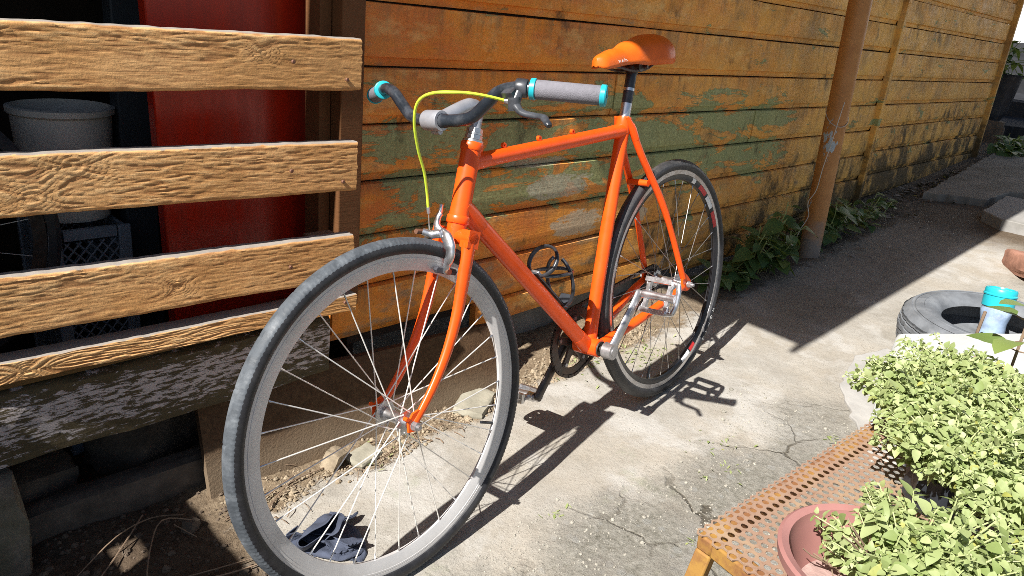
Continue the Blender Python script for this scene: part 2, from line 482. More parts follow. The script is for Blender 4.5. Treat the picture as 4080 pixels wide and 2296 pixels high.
MAT['pier'] = simple('mossy_concrete', (0.17, 0.15, 0.12), .95, 0, .45, 14, .2, bump=.8, dirt=((.07, .075, .03), .8))
MAT['flat_stone'] = simple('pale_flat_stone', (0.30, 0.28, 0.22), .95, 0, .25, 20, .2, bump=.6)
MAT['stone'] = simple('grey_brown_stone', (0.115, 0.092, 0.072), .95, 0, .4, 20, .2, bump=.7)
MAT['soil_stone'] = simple('shaded_soil_stones', (0.12, 0.09, 0.065), .95, 0, .35, 40, .2, bump=.4)  # darker copy of the pebbles, coloured for the shaded corner
MAT['grit'] = simple('concrete_grit', (0.32, 0.30, 0.255), .95, 0, .35, 40, .2, bump=.4)
MAT['pebble'] = simple('pale_pebbles', (0.31, 0.25, 0.175), .95, 0, .35, 40, .2, bump=.4)
MAT['white_slab'] = simple('whitewashed_slab', (0.44, 0.45, 0.44), .85, 0, .12, 9, .2, bump=.35, dirt=((.42, .42, .36), .6))
MAT['pale_conc'] = simple('pale_cement_patch', (0.36, 0.35, 0.33), .93, 0, .14, 12, .2, bump=.5, dirt=((.33, .31, .25), .6))
MAT['dark_slab'] = simple('grey_paving', (0.27, 0.26, 0.245), .95, 0, .2, 9, .2, bump=.6, dirt=((.17, .16, .13), .6))
MAT['dark_conc'] = simple('dirty_concrete', (0.20, 0.19, 0.17), .95, 0, .35, 9, .2, bump=.7, dirt=((.09, .085, .06), .7))
MAT['red_stone'] = simple('red_brick_stone', (0.33, 0.17, 0.12), .95, 0, .3, 14, .2, bump=.7)
MAT['car_tyre'] = simple('dusty_car_tyre', (0.135, 0.145, 0.158), .7, 0, .3, 16, .35, dirt=((.26, .27, .28), .7), bump=.2)
MAT['tyre_inside'] = simple('tyre_inside', (0.02, 0.02, 0.02), .8, 0, .2, 10)
MAT['rag'] = simple('dark_blue_cloth', (0.058, 0.068, 0.100), .85, 0, .4, 18, .25, bump=.4, bscale=260)
MAT['plastic_white'] = simple('grey_white_plastic', (0.66, 0.60, 0.52), .5, 0, .15, 8, .4)
MAT['crate'] = simple('grey_crate_plastic', (0.26, 0.30, 0.34), .5, 0, .15, 8, .4)
MAT['dark_metal'] = simple('dark_grey_upright', (0.045, 0.052, 0.058), .6, 0, .2, 10, .4)
MAT['bag'] = simple('black_nursery_bag', (0.030, 0.034, 0.042), .4, 0, .3, 12, .5, bump=.3)
MAT['soil'] = simple('potting_soil', (0.085, 0.058, 0.040), .95, 0, .5, 60, .2, bump=.8)
MAT['pot'] = simple('faded_pink_pot', (0.33, 0.155, 0.138), .6, 0, .14, 8, .4, dirt=((.42, .27, .23), .5))
MAT['twig'] = simple('dry_twig', (0.22, 0.155, 0.105), .9, 0, .3, 30, .2)
MAT['stem_green'] = simple('green_stem', (0.25, 0.31, 0.12), .6, 0, .25, 20, .3)
MAT['stem_pale'] = simple('pale_herb_stem', (0.42, 0.47, 0.22), .6, 0, .2, 20, .3)
MAT['wire'] = simple('white_wire', (0.50, 0.47, 0.42), .5, 0, .15, 20)
MAT['far_white'] = simple('whitewashed_far_wall', (0.74, 0.74, 0.74), .9, 0, .06, 3, .2, bump=.3)
MAT['bank'] = simple('dark_earth_bank', (0.030, 0.031, 0.035), .95, 0, .4, 4, .15, bump=.9, bscale=14)
MAT['roof'] = simple('rusted_roof_sheet', (0.22, 0.20, 0.18), .6, .4, .3, 5, .4)
MAT['grey_board'] = simple('weathered_fence_board', (0.20, 0.16, 0.12), .9, 0, .3, 10, .2, bump=.5)
MAT['water_jar'] = simple('cloudy_blue_plastic', (0.30, 0.40, 0.55), .25, 0, .35, 25, .5, dirt=((.62, .66, .70), .8))

def bench_mat(name, yellow, rust, k):
    t = NT(name); o = t.objco()
    a = t.noise(o, 11, 7, .7); b = t.noise(o, 80, 5, .7); c2 = t.noise(o, 3, 4, .6)
    c = t.mix(t.ramp(a, k - .06, k + .08), yellow, rust)
    c = t.mix(t.ramp(b, .52, .75, 0, .6), c, (0.15, 0.055, 0.022))
    c = t.mix(t.ramp(c2, .5, .75, 0, .5), c, (0.46, 0.28, 0.19))
    t.bump(b, .3, .002)
    return t.pbr(c, .75, .1, .3)
MAT['bench_frame'] = bench_mat('mustard_bench_paint', (0.34, 0.185, 0.045), (0.23, 0.105, 0.045), .50)
MAT['bench_sheet'] = bench_mat('rusty_perforated_sheet', (0.36, 0.250, 0.160), (0.31, 0.200, 0.140), .45)
MAT['rust_bar'] = bench_mat('rusty_bar', (0.35, 0.17, 0.08), (0.32, 0.15, 0.09), .45)
def post_mat():
    t = NT('rust_brown_post_paint'); w = t.world()
    Z = t.xyz(w)[2]
    n = t.noise(w, 14, 6, .65); g = t.noise(t.mapv(w, (9, 9, 5), (1.4, .3, .2)), 1.0, 6, .62)
    c = t.mix(t.ramp(n, .3, .7), (0.36, 0.150, 0.040), (0.46, 0.215, 0.065))
    band = t.math('MULTIPLY', t.ramp(Z, .26, .40), t.ramp(Z, .62, .74, 1, 0))
    c = t.mix(t.ramp(t.math('ADD', g, t.math('MULTIPLY', band, .09)), .625, .64), c, (0.36, 0.41, 0.44))
    c = t.mix(t.ramp(t.math('ADD', Z, t.ramp(n, .2, .8, -.07, .07)), .16, .28, .85, 0), c, (0.20, 0.20, 0.19))
    t.bump(n, .2, .003)
    return t.pbr(c, .5, 0, .4)
MAT['post'] = post_mat()

def leaf_mat(name, a, b, yel=(.45, .42, .08), yamt=.06, vein=.25, rough=.5, trans=.22):
    t = NT(name); o = t.objco(); rn = t.rand()
    isl = t.n('NewGeometry').outputs['Random Per Island']
    k = t.math('FRACT', t.math('ADD', isl, rn))
    c = t.mix(t.ramp(k, .0, 1.0), a, b)
    c = t.mix(t.math('MULTIPLY', t.ramp(t.math('FRACT', t.math('MULTIPLY', k, 7.31)), 1 - yamt, 1.0), .8), c, yel)
    nn = t.noise(o, 180, 3, .6)
    c = t.mix(t.ramp(nn, .35, .75, vein, 0), c, tuple(q * .55 for q in a))
    t.pbr(c, rough, 0, .35)
    tr = t.n('BsdfTranslucent'); t.set(tr.inputs[0], t.mix(.5, c, (.45, .55, .08)))
    ms = t.n('MixShader'); ms.inputs[0].default_value = trans
    out = t.t.nodes['Material Output']
    t.t.links.new(t.b.outputs[0], ms.inputs[1]); t.t.links.new(tr.outputs[0], ms.inputs[2])
    t.t.links.new(ms.outputs[0], out.inputs['Surface'])
    return t.m
MAT['herb'] = leaf_mat('pale_herb_leaf', (0.225, 0.290, 0.095), (0.45, 0.500, 0.240))
MAT['balm'] = leaf_mat('broad_herb_leaf', (0.13, 0.20, 0.055), (0.24, 0.31, 0.085), yamt=.05)
MAT['weed'] = leaf_mat('dark_weed_leaf', (0.050, 0.105, 0.035), (0.105, 0.180, 0.055), yel=(.25, .26, .05), yamt=.1, trans=.25)
MAT['litter'] = leaf_mat('dry_leaf_litter', (0.12, 0.10, 0.08), (0.26, 0.23, 0.20), yamt=.05, trans=.05, rough=.9)

# ------------------------------------------------------------------ ground
def axis(dense, lo, hi):
    a, b, st = dense
    xs = [a + st * i for i in range(int((b - a) / st) + 1)]
    s_, x = st, xs[-1]
    while x < hi:
        s_ *= 1.35; x += s_; xs.append(min(x, hi))
    s_, x = st, xs[0]
    while x > lo:
        s_ *= 1.35; x -= s_; xs.insert(0, max(x, lo))
    return xs
def soil_amt(x, y):
    e = noise.noise(V(x * 9, y * 9, 3.1)) * .05
    a = max(0, min(1, (y + x * .02 + e - 1.29) / .05))
    b = max(0, min(1, (.66 - x - e) / .08))
    return max(a, b)
def ground_z(x, y):
    z = gz(x)
    near = 1.0 if (-.5 < x < 5 and -.3 < y < 2.4) else 0.0
    z += .0028 * fbm(V(x * 4, y * 4, 0), 3) + .0012 * noise.noise(V(x * 31, y * 31, 1)) * near
    s_ = soil_amt(x, y)
    if s_ > 0 and near:
        z += s_ * (.005 * noise.noise(V(x * 42, y * 42, 5)) + .012 * noise.noise(V(x * 11, y * 11, 8)) - .002)
    w = max(0, min(1, (.84 - y - x * .1) / .15)) if near else 0
    if w > 0:
        z += w * (.004 * noise.noise(V(x * 22, y * 22, 9)) - .003 * abs(noise.noise(V(x * 6, y * 6, 4))))
    return z
gx = axis((.15, 2.6, .014), -60, 90)
gy = axis((.30, 1.62, .014), -60, 60)
gv = [(x, y, ground_z(x, y)) for x in gx for y in gy]
ny = len(gy)
gf = [(i * ny + j, (i + 1) * ny + j, (i + 1) * ny + j + 1, i * ny + j + 1) for i in range(len(gx) - 1) for j in range(ny - 1)]
m = MB(); m.v = [Vector(p) for p in gv]; m.f = gf
kind(m.build('ground', MAT['ground'], smooth=180), 'structure')

# loose stones in the soil strip: nobody could count them
m = MB()
def rock_pts(c, s_, seed, flat=.7, n=7):
    rr = random.Random(seed); vs_ = []
    for i in range(4):
        a = math.pi * (i + .5) / 4
        for k in range(n):
            b = 2 * math.pi * k / n + i * .4
            q = s_ * (1 + rr.uniform(-.28, .28))
            vs_.append(V(c) + V(math.sin(a) * math.cos(b) * q, math.sin(a) * math.sin(b) * q * .85, math.cos(a) * q * flat))
    fs = [tuple(range(n))[::-1]]
    for i in range(3):
        for k in range(n):
            fs.append((i * n + k, (i + 1) * n + k, (i + 1) * n + (k + 1) % n, i * n + (k + 1) % n))
    fs.append(tuple(3 * n + k for k in range(n)))
    return vs_, fs
def gravel(name, n, xr_, yfn, mat, label):
    m_ = MB(); cnt = 0
    while cnt < n:
        x = rnd.uniform(*xr_); y = yfn()
        if soil_amt(x, y) < .5 and rnd.random() > .12:
            continue
        s_ = min(.011, rnd.lognormvariate(-5.75, .55))
        vs_, fs = rock_pts((x, y, ground_z(x, y) + s_ * .2), s_, rnd.random(), .7, 5)
        m_.add(vs_, fs); cnt += 1
    kind(m_.build(name, mat, smooth=0), 'stuff')['label'] = label
gravel('loose_gravel', 2300, (.64, 2.2), lambda: 1.27 + abs(rnd.gauss(0, .07)), MAT['pebble'], 'pale crumbled gravel along the foot of the brown board')
gravel('soil_stones', 700, (.2, .66), lambda: rnd.uniform(1.0, 1.6), MAT['soil_stone'], 'small stones coloured darker for the shade at lower left')
m = MB()
for i in range(3400):
    x, y = rnd.uniform(.6, 2.1), rnd.uniform(.3, .90)
    if noise.noise(V(x * 3, y * 3, 2)) < -.12 + max(0, y - .7):
        continue
    s_ = min(.0085, rnd.lognormvariate(-6.25, .5))
    vs_, fs = rock_pts((x, y, ground_z(x, y) + s_ * .1), s_, rnd.random(), .5, 5)
    m.add(vs_, fs)
kind(m.build('path_grit', MAT['grit'], smooth=0), 'stuff')['label'] = 'grit and small stones on the weathered concrete'

# ------------------------------------------------------------------ the shed
shed = tag(empty('wooden_shed', (1.0, 1.5, gz(1.0))), 'long wooden shed clad in worn ochre and green horizontal boards', 'shed')
YW = 1.50
seams = [.05, .187, .325, .461, .598, .737, .871, 1.016] + [1.016 + .139 * k for k in range(1, 10)]
shed_parts = []
def siding_board(x0, x1, z0, z1, seed):
    h = z1 - z0
    cx, cz = (x0 + x1) / 2, (z0 + z1) / 2
    rr = random.Random(seed)
    tilt = rr.uniform(-.002, .003)
    prof = [(.030, .0025), (.0160, .0025), (.0125, .0215), (.0016, .0235), (0, .028)] + [(tilt * k / 4, .028 + (h - .030) * k / 4) for k in range(1, 4)] + [(tilt, h - .004), (.003 + tilt, h - .0025), (.030, h - .002)]
    st = max(2, int((x1 - x0) / .07))
    vs_ = []; off = rr.uniform(0, 50)
    for i in range(st + 1):
        x = x0 + (x1 - x0) * i / st
        if 0 < i < st:
            x += rr.uniform(-.006, .006)
        wv = .0060 * noise.noise(V(x * 1.1, off, 0)) + .0030 * noise.noise(V(x * 4, off, 3))
        wz = .0022 * noise.noise(V(x * 1.6, off, 7))
        for j, (yy, zz) in enumerate(prof):
            ch = .0012 * noise.noise(V(x * 22, zz * 60, off)) if j not in (0, len(prof) - 1) else 0
            vs_.append(V(x - cx, yy + wv + ch + (.004 if (i in (0, st) and 2 < j < 9) else 0), z0 + zz + wz - cz))
    npf = len(prof)
    fs = [(i * npf + j, (i + 1) * npf + j, (i + 1) * npf + j + 1, i * npf + j + 1) for i in range(st) for j in range(npf - 1)]
    fs += [tuple(range(npf))[::-1], tuple(st * npf + j for j in range(npf))]
    fs = [tuple(reversed(q)) for q in fs]
    mm = MB().add(vs_, fs)
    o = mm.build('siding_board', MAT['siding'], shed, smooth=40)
    o.location = (cx, YW, cz)
    shed_parts.append(o)
joints = [1.9, 2.75, 3.6, 2.3, 3.05, 2.05, 3.3, 2.92, 2.45, 3.2, 2.0, 2.85, 3.4, 2.2, 2.6, 3.1]
for i in range(len(seams) - 1):
    z0, z1 = seams[i], seams[i + 1]
    xs = 1.062 if z0 > .45 else .995
    if i == 0:
        xs, z0 = 1.50, .108
    j = joints[i % len(joints)]
    if i in (1, 2):
        siding_board(xs, j, z0, z1, i * 3); siding_board(j + .002, 4.47, z0, z1, i * 3 + 1)
    elif i == 0:
        siding_board(xs, 2.62, z0, z1, i * 3); siding_board(2.625, 4.47, z0 - .03, z1, i * 3 + 1)
    else:
        siding_board(xs, j, z0, z1, i * 3); siding_board(j + .002, 4.47, z0, z1, i * 3 + 1)
    if z1 > .3:
        siding_board(4.515, 6.84, z0 + (.012 if z0 < .7 else 0), z1 + (.012 if z1 < .7 else 0), i * 3 + 2)
def part(mb, name, mat, parent=shed, smooth=35, bevel=0):
    o = mb.build(name, mat, parent, smooth, bevel)
    if parent is shed:
        shed_parts.append(o)
    return o
# cover strips, jamb, lining
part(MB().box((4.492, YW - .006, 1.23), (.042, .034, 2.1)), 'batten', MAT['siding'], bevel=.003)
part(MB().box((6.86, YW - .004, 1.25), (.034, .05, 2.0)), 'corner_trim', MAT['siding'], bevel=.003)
part(MB().box((1.026, YW + .008, 1.27), (.062, .05, 1.96)), 'jamb', MAT['jamb'], bevel=.003)
part(MB().box((.978, YW + .05, 1.22), (.03, .06, 2.05)), 'door_stop', MAT['jamb'], bevel=.002)
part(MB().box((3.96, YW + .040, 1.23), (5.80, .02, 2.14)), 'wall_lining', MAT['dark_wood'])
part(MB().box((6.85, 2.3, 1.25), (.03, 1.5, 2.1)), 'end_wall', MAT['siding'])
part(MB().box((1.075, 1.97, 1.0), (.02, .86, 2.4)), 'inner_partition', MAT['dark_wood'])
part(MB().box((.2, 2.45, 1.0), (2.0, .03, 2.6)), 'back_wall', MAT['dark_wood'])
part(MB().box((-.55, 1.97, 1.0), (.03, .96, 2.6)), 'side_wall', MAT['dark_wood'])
# red painted door behind the planks
dm = MB()
dm.box((0, 0, 0), (.435, .03, 1.9))
d = part(dm, 'door', MAT['red_door'], bevel=.003)
d.location = (.835, 1.635, 1.18); d.rotation_euler = (0, R(-1.8), R(4)); d['label'] = 'red painted door behind the planks'
part(MB().box((1.045, 1.60, 1.2), (.03, .07, 2.0)), 'door_post', MAT['dark_wood'])
# sill beam and the olive rail on it
bm_ = MB()
nx_ = 60
vs_, fs = [], []
for i in range(nx_ + 1):
    x = -.6 + (1.55) * i / nx_
    prof = [(0, -.075), (0, -.035), (0, 0), (0, .035), (.002, .062), (.012, .070), (.12, .070), (.12, -.075), (.01, -.080)]
    for j, (yy, zz) in enumerate(prof):
        dd = .006 * noise.noise(V(x * 5, zz * 60, 2)) + .003 * noise.noise(V(x * 30, zz * 120, 4))
        vs_.append(V(x - .2, yy - dd - .06, zz + .005 * noise.noise(V(x * 7, j, 6))))
k = 9
for i in range(nx_):
    for j in range(k):
        fs.append((i * k + j, i * k + (j + 1) % k, (i + 1) * k + (j + 1) % k, (i + 1) * k + j))
fs += [tuple(range(k))[::-1], tuple(nx_ * k + j for j in range(k))]
bm_.add(vs_, fs)
b = part(bm_, 'sill_beam', MAT['beam'], smooth=50)
b.location = (.2, 1.505, .225); b['label'] = 'dark weathered sill beam with white paint peeling off'
rm = MB().box((0, 0, 0), (1.52, .05, .042))
b = part(rm, 'rail', MAT['rail'], bevel=.004); b.location = (.18, 1.475, .322)
# roof with its overhang; the left verge runs slightly askew
rf = MB()
def roof_pt(x, t_):
    # t_: 0 at the eaves, 1 at the ridge
    y = .712 - .030 * x
    yy = y + (3.3 - y) * t_
    zz = 2.30 + .75 * t_
    return x, yy, zz
nxr = 260
vs_ = []
for i in range(nxr + 1):
    for t_ in (0, .35, 1):
        xl = .178 - .45 * t_
        x = xl + (7.25 - xl) * i / nxr
        x, yy, zz = roof_pt(x, t_)
        vs_.append(V(x, yy, zz + .009 * math.sin(x * 2 * math.pi / .076)))
fs = []
for i in range(nxr):
    for j in range(2):
        fs.append((i * 3 + j, (i + 1) * 3 + j, (i + 1) * 3 + j + 1, i * 3 + j + 1))
rf.add(vs_, fs)
ro = part(rf, 'roof', MAT['roof'], smooth=60)
so = ro.modifiers.new('thick', 'SOLIDIFY'); so.thickness = .004
fb = MB().box((3.72, .615, 2.255), (7.05, .022, .10), Matrix.Rotation(R(-1.72), 3, 'Z'))
part(fb, 'fascia_board', MAT['jamb'], bevel=.003)
# ceiling over the dark end room
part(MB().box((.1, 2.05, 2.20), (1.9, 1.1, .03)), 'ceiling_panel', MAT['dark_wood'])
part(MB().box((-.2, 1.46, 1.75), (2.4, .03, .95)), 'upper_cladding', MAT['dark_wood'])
base_at(shed, shed_parts)
for o in shed_parts:
    pass

# ------------------------------------------------------------------ planks nailed across the opening
barrier = tag(empty('plank_barrier', (.6, 1.40, .33)), 'row of four rough tan planks nailed across the dark opening', 'planks')
bar_parts = []
def rough_plank(x0, x1, zl0, zl1, zr0, zr1, y, th, seed, rough):
    """zl*: bottom/top at the left end, zr*: at the right end"""
    nx, nz = 340, 44
    vs_ = []; rel = []; rr = random.Random(seed); off = rr.uniform(0, 40)
    cx, cz = (x0 + x1) / 2, (zl0 + zl1) / 2
    knots = [(x0 + .70, .30, .030), (x0 + .77, .78, .034)] if seed == 2 else [(x0 + rr.uniform(.6, 1.2), rr.uniform(.2, .8), .022)]
    for i in range(nx + 1):
        t_ = i / nx
        # finer steps towards the right, where it is seen
        x = x0 + (x1 - x0) * (1 - (1 - t_) ** 1.25)
        u = (x - x0) / (x1 - x0)
        yk = (x1 - x) * .088          # the far end stands a little closer to the wall
        zb = zl0 + (zr0 - zl0) * u + .0028 * noise.noise(V(x * 6, off, 1)) + .0012 * noise.noise(V(x * 34, off, 1))
        zt = zl1 + (zr1 - zl1) * u + .0025 * noise.noise(V(x * 5, off, 2)) + .0015 * noise.noise(V(x * 40, off, 2))
        for j in range(nz + 1):
            v = j / nz
            z = zb + (zt - zb) * v
            zz = z + .006 * noise.noise(V(x * 9, z * 14, off))
            kx = 0
            for (kx0, kv, kr) in knots:
                dd = math.hypot((x - kx0) * .7, z - (zb + (zt - zb) * kv))
                if dd < kr * 2.2:
                    kx += math.exp(-(dd / kr) ** 2)
                    zz += .02 * math.exp(-(dd / kr) ** 2) * (1 if z > zb + (zt - zb) * kv else -1)
            n1 = noise.noise(V(x * 13, zz * 260, off)) * .8 + .35 * noise.noise(V(x * 31, zz * 150, off + 4))
            n2 = noise.noise(V(x * 38, zz * 460, off + 9))
            ridge = 1 - abs(n1) * 2.2
            amp = rough * (.18 + .82 * max(0, min(1, .5 + 1.3 * noise.noise(V(x * 3.1, z * 9, off + 3)) + (.88 - u) * 1.5 + .20)))
            dsp = amp * (.0017 * max(0, ridge) + .0011 * n2) + .0008 * noise.noise(V(x * 2, z * 5, off + 5))
            if kx:
                dsp += .0010 * kx * math.sin(38 * kx) * rough
            e = min(v, 1 - v)
            rnd_e = .004 * max(0, 1 - e / .05) ** 2
            xe = x
            if i == nx:
                xe = x + .004 * noise.noise(V(z * 90, off, 2))
            vs_.append(V(xe - cx, y + yk - dsp + rnd_e, z - cz))
            am_ = min(1, amp / .7)
            rel.append(.5 + am_ * (max(-.5, min(.5, (ridge - .52) * 1.0 + n2 * .55))))
        vs_.append(V(x - cx, y + yk + th, zt - cz)); vs_.append(V(x - cx, y + yk + th, zb - cz)); rel += [.5, .5]
    k = nz + 3
    fs = [(i * k + j, (i + 1) * k + j, (i + 1) * k + (j + 1) % k, i * k + (j + 1) % k) for i in range(nx) for j in range(k)]
    fs += [tuple(range(k)), tuple(nx * k + j for j in range(k))[::-1]]
    o = MB().add(vs_, fs).build('plank', MAT['plank'], barrier, smooth=50)
    o.location = (cx, 0, cz)
    at_ = o.data.attributes.new('relief', 'FLOAT', 'POINT')
    at_.data.foreach_set('value', rel)
    bar_parts.append(o)
    return o
YP = 1.375
def nail(parent_plank, x, z):
    n_ = MB().lathe([(0, -.0012), (.0035, -.0010), (.004, 0), (.004, .004)], (0, 0, 0), (0, 1, 0), 10)
    o = n_.build('nail_head', MAT['rust_bolt'], parent_plank)
    o.location = (x - parent_plank.location.x, YP - .0022, z - parent_plank.location.z)
PLK = [(-.35, .972, .820, .930, .836, .941, 1, .75), (-.35, .967, .620, .725, .620, .727, 2, .70), (-.35, .964, .402, .515, .412, .519, 3, 1.0), (-.35, .974, .306, .348, .331, .373, 4, .8)]
for (x0, x1, a, b_, c_, d_, sd_, ro_) in PLK:
    p = rough_plank(x0, x1, a, b_, c_, d_, YP, .030 if sd_ < 4 else .045, sd_, ro_)
    if sd_ < 4:
        nail(p, x1 - .035, c_ + .022); nail(p, x1 - .16, c_ + .055)
    else:
        nail(p, x1 - .03, c_ + .025)
# uprights the planks are nailed to
for zu in (.885, .672, .470, .352):
    for xu in (.925, -.25):
        o = MB().box((xu, 1.440, zu), (.07, .062, .07 if zu > .4 else .03)).build('spacer_block', MAT['jamb'], barrier, bevel=.003)
        bar_parts.append(o)
base_at(barrier, bar_parts)

# ------------------------------------------------------------------ under the shed
bb_ = MB()
ang = math.atan2(-.055, .98)
vs_, fs = [], []
nb = 40
for i in range(nb + 1):
    x = .632 + .87 * i / nb
    yb = 1.422 - .075 * (i / nb); yt = yb + .062
    zt = .163 + .004 * noise.noise(V(x * 9, 0, 1)); zb = gz(x) - .03
    for j in range(9):
        v = j / 8
        vs_.append(V(x + .003 * noise.noise(V(j * 3, i, 5)) * (1 if i in (0, nb) else 0), yb + (yt - yb) * v + .0015 * noise.noise(V(x * 12, v * 5, 2)), zb + (zt - zb) * v))
    vs_.append(V(x, yt + .018, zt)); vs_.append(V(x, yb + .018, zb))
k = 11
fs = [(i * k + j, (i + 1) * k + j, (i + 1) * k + (j + 1) % k, i * k + (j + 1) % k) for i in range(nb) for j in range(k)]
fs += [tuple(range(k)), tuple(nb * k + j for j in range(k))[::-1]]
bo = bb_.add(vs_, fs).build('fibre_board', MAT['fibre'], smooth=40)
tag(bo, 'brown particle board leaning under the shed behind the front wheel', 'board')

def stone(name, c, s_, rot, seed, mat, label, cat='stone', n=3, group=None):
    """rounded-off block with an uneven surface"""
    m_ = MB(); N_ = 6
    vs_, idx = [], {}
    fs = []
    def pt(a, b_, c2):
        key = (round(a, 3), round(b_, 3), round(c2, 3))
        if key not in idx:
            p = V(a, b_, c2)
            q = p.normalized() * 1.15
            p = p * .68 + q * .32
            d_ = 1 + .10 * noise.noise(p * 2.1 + V(seed * 9, 0, 0)) + .05 * noise.noise(p * 6 + V(0, seed * 5, 0))
            idx[key] = len(vs_); vs_.append(V(p.x * s_[0], p.y * s_[1], p.z * s_[2]) * d_)
        return idx[key]
    for ax in range(3):
        for sg in (-1, 1):
            for i in range(N_):
                for j in range(N_):
                    q = []
                    for (di, dj) in ((0, 0), (1, 0), (1, 1), (0, 1)):
                        a = -1 + 2 * (i + di) / N_; b_ = -1 + 2 * (j + dj) / N_
                        co = [a, b_]; co.insert(ax, sg)
                        q.append(pt(*co))
                    if (sg > 0) == (ax == 1):
                        q.reverse()
                    fs.append(q)
    o = m_.add(vs_, fs).build(name, mat, smooth=45)
    o.location = c; o.rotation_euler = rot
    tag(o, label, cat, group)
    return o
stone('concrete_pier', (.16, 1.515, gz(.16) + .075), (.115, .10, .165), (0, 0, .1), 1, MAT['pier'], 'mossy concrete pier under the sill beam at the left edge', 'pier')
stone('timber_offcut', (.47, 1.535, gz(.47) + .028), (.20, .03, .042), (0, R(-4), R(-6)), 2, MAT['stone'], 'grey split timber lying in the soil under the sill beam', 'timber')
stone('rubble_block', (.62, 1.72, gz(.6) + .06), (.13, .09, .10), (.1, .2, .5), 3, MAT['stone'], 'brown rubble block in the dark gap under the shed', 'rubble')
stone('rubble_block', (.30, 1.66, gz(.3) + .04), (.12, .06, .07), (.1, .1, .2), 4, MAT['stone'], 'flat dark rubble block behind the concrete pier', 'rubble')
stone('foundation_block', (2.05, 1.64, gz(2.0) + .02), (.40, .07, .08), (0, R(-3.5), 0), 5, MAT['dark_conc'], 'dark concrete foundation block under the boards behind the chainring', 'block')
stone('small_rock', (.905, 1.352, gz(.9) + .018), (.024, .020, .026), (.3, .2, .5), 6, MAT['pebble'], 'pale fist-sized rock against the foot of the brown board', 'rock')
stone('flat_stone', (1.36, 1.335, gz(1.36) + .006), (.07, .045, .013), (.05, -.05, .5), 7, MAT['flat_stone'], 'flat pale stone beside the brown board, seen through the spokes', 'stone')
stone('flat_stone', (.98, 1.33, gz(.98) + .004), (.04, .03, .010), (.05, -.05, .2), 8, MAT['flat_stone'], 'small flat pale stone in the gravel below the front hub', 'stone')
stone('clod', (.555, 1.36, gz(.55) + .008), (.016, .013, .014), (0, .3, .5), 9, MAT['stone'], 'lone grey clod on the dark soil at lower left', 'rock')

# dry stalks on the soil
st_ = MB()
def stalk(m_, pts, r_):
    m_.tube(catmull(pts, 4), r_, 5)
for (pts, r_) in [
    ([(.33, 1.36, .01), (.42, 1.40, .03), (.50, 1.43, .015), (.56, 1.41, .004)], .0014),
    ([(.30, 1.28, .005), (.40, 1.36, .012), (.49, 1.45, .016)], .0018),
    ([(.40, 1.21, .004), (.45, 1.31, .03), (.50, 1.37, .045), (.56, 1.36, .02)], .0016),
    ([(.52, 1.36, .03), (.55, 1.32, .006)], .0014),
    ([(.62, 1.33, .01), (.72, 1.34, .012), (.80, 1.36, .018)], .0016),
    ([(.70, 1.30, .006), (.78, 1.345, .014), (.88, 1.35, .008)], .0018),
    ([(1.02, 1.30, .004), (1.10, 1.29, .02), (1.15, 1.27, .004)], .0016),
    ([(.45, 1.24, .004), (.53, 1.20, .014), (.60, 1.19, .004)], .0014),
    ([(.47, 1.22, .004), (.54, 1.18, .008), (.61, 1.165, .004)], .0018),
]:
    stalk(st_, [(p[0], p[1], gz(p[0]) + p[2]) for p in pts], r_)
for i in range(70):
    x = rnd.uniform(.62, 1.5); y = 1.26 + abs(rnd.gauss(0, .06)); a = rnd.uniform(0, 6.3); L = rnd.uniform(.012, .05)
    z = gz(x) + .004
    stalk(st_, [(x, y, z), (x + math.cos(a) * L * .5, y + math.sin(a) * L * .5, z + rnd.uniform(.002, .01)), (x + math.cos(a) * L, y + math.sin(a) * L, z)], rnd.uniform(.0006, .0013))
kind(st_.build('dry_stalks', MAT['twig']), 'stuff')['label'] = 'dry grass stalks scattered on the soil under the shed'

# ------------------------------------------------------------------ things stored in the dark end room
zf = gz(.55)
def crate(loc, w, dpt, h, label):
    root = tag(empty('plastic_crate', loc), label, 'crate', 'crates stacked in the dark room')
    for sy in (-1, 1):
        m_ = MB(); y = sy * dpt / 2
        for i in range(-6, 13):
            x0 = -w / 2 + i * w / 7
            for sg in (1, -1):
                a = V(x0, y, .02 - 0); b_ = V(x0 + sg * h * .62, y, h - .03)
                # clip to the panel
                t0, t1 = 0, 1
                dx = b_.x - a.x
                lo, hi = -w / 2 + .02, w / 2 - .02
                if abs(dx) > 1e-6:
                    ta, tb = (lo - a.x) / dx, (hi - a.x) / dx
                    t0 = max(t0, min(ta, tb)); t1 = min(t1, max(ta, tb))
                if t1 - t0 > .05:
                    m_.tube([a.lerp(b_, t0), a.lerp(b_, t1)], .0022, 4)
        m_.build('lattice_panel', MAT['crate'], root)
    for sx in (-1, 1):
        MB().box((sx * (w / 2 - .006), 0, h / 2), (.008, dpt, h * .95)).build('end_panel', MAT['crate'], root, bevel=.002)
        for sy in (-1, 1):
            MB().box((sx * (w / 2 - .012), sy * (dpt / 2), h / 2), (.028, .014, h)).build('corner_post', MAT['crate'], root, bevel=.003)
    m_ = MB().box((0, 0, .008), (w, dpt, .012)); m_.build('crate_floor', MAT['crate'], root)
    for sy in (-1, 1):
        MB().box((0, sy * dpt / 2, h - .012), (w - .06, .012, .024)).build('rim', MAT['crate'], root)
    return root
crate((.545, 1.90, zf), .17, .22, .185, 'lowest grey lattice crate stacked in the dark room')
crate((.550, 1.90, zf + .187), .17, .22, .185, 'middle grey lattice crate stacked in the dark room')
crate((.545, 1.90, zf + .374), .17, .22, .185, 'topmost grey lattice crate under the dim white tub')
tub = tag(empty('plastic_tub', (.545, 1.90, zf + .56)), 'dim off-white plastic tub behind the second gap of the planks', 'tub')
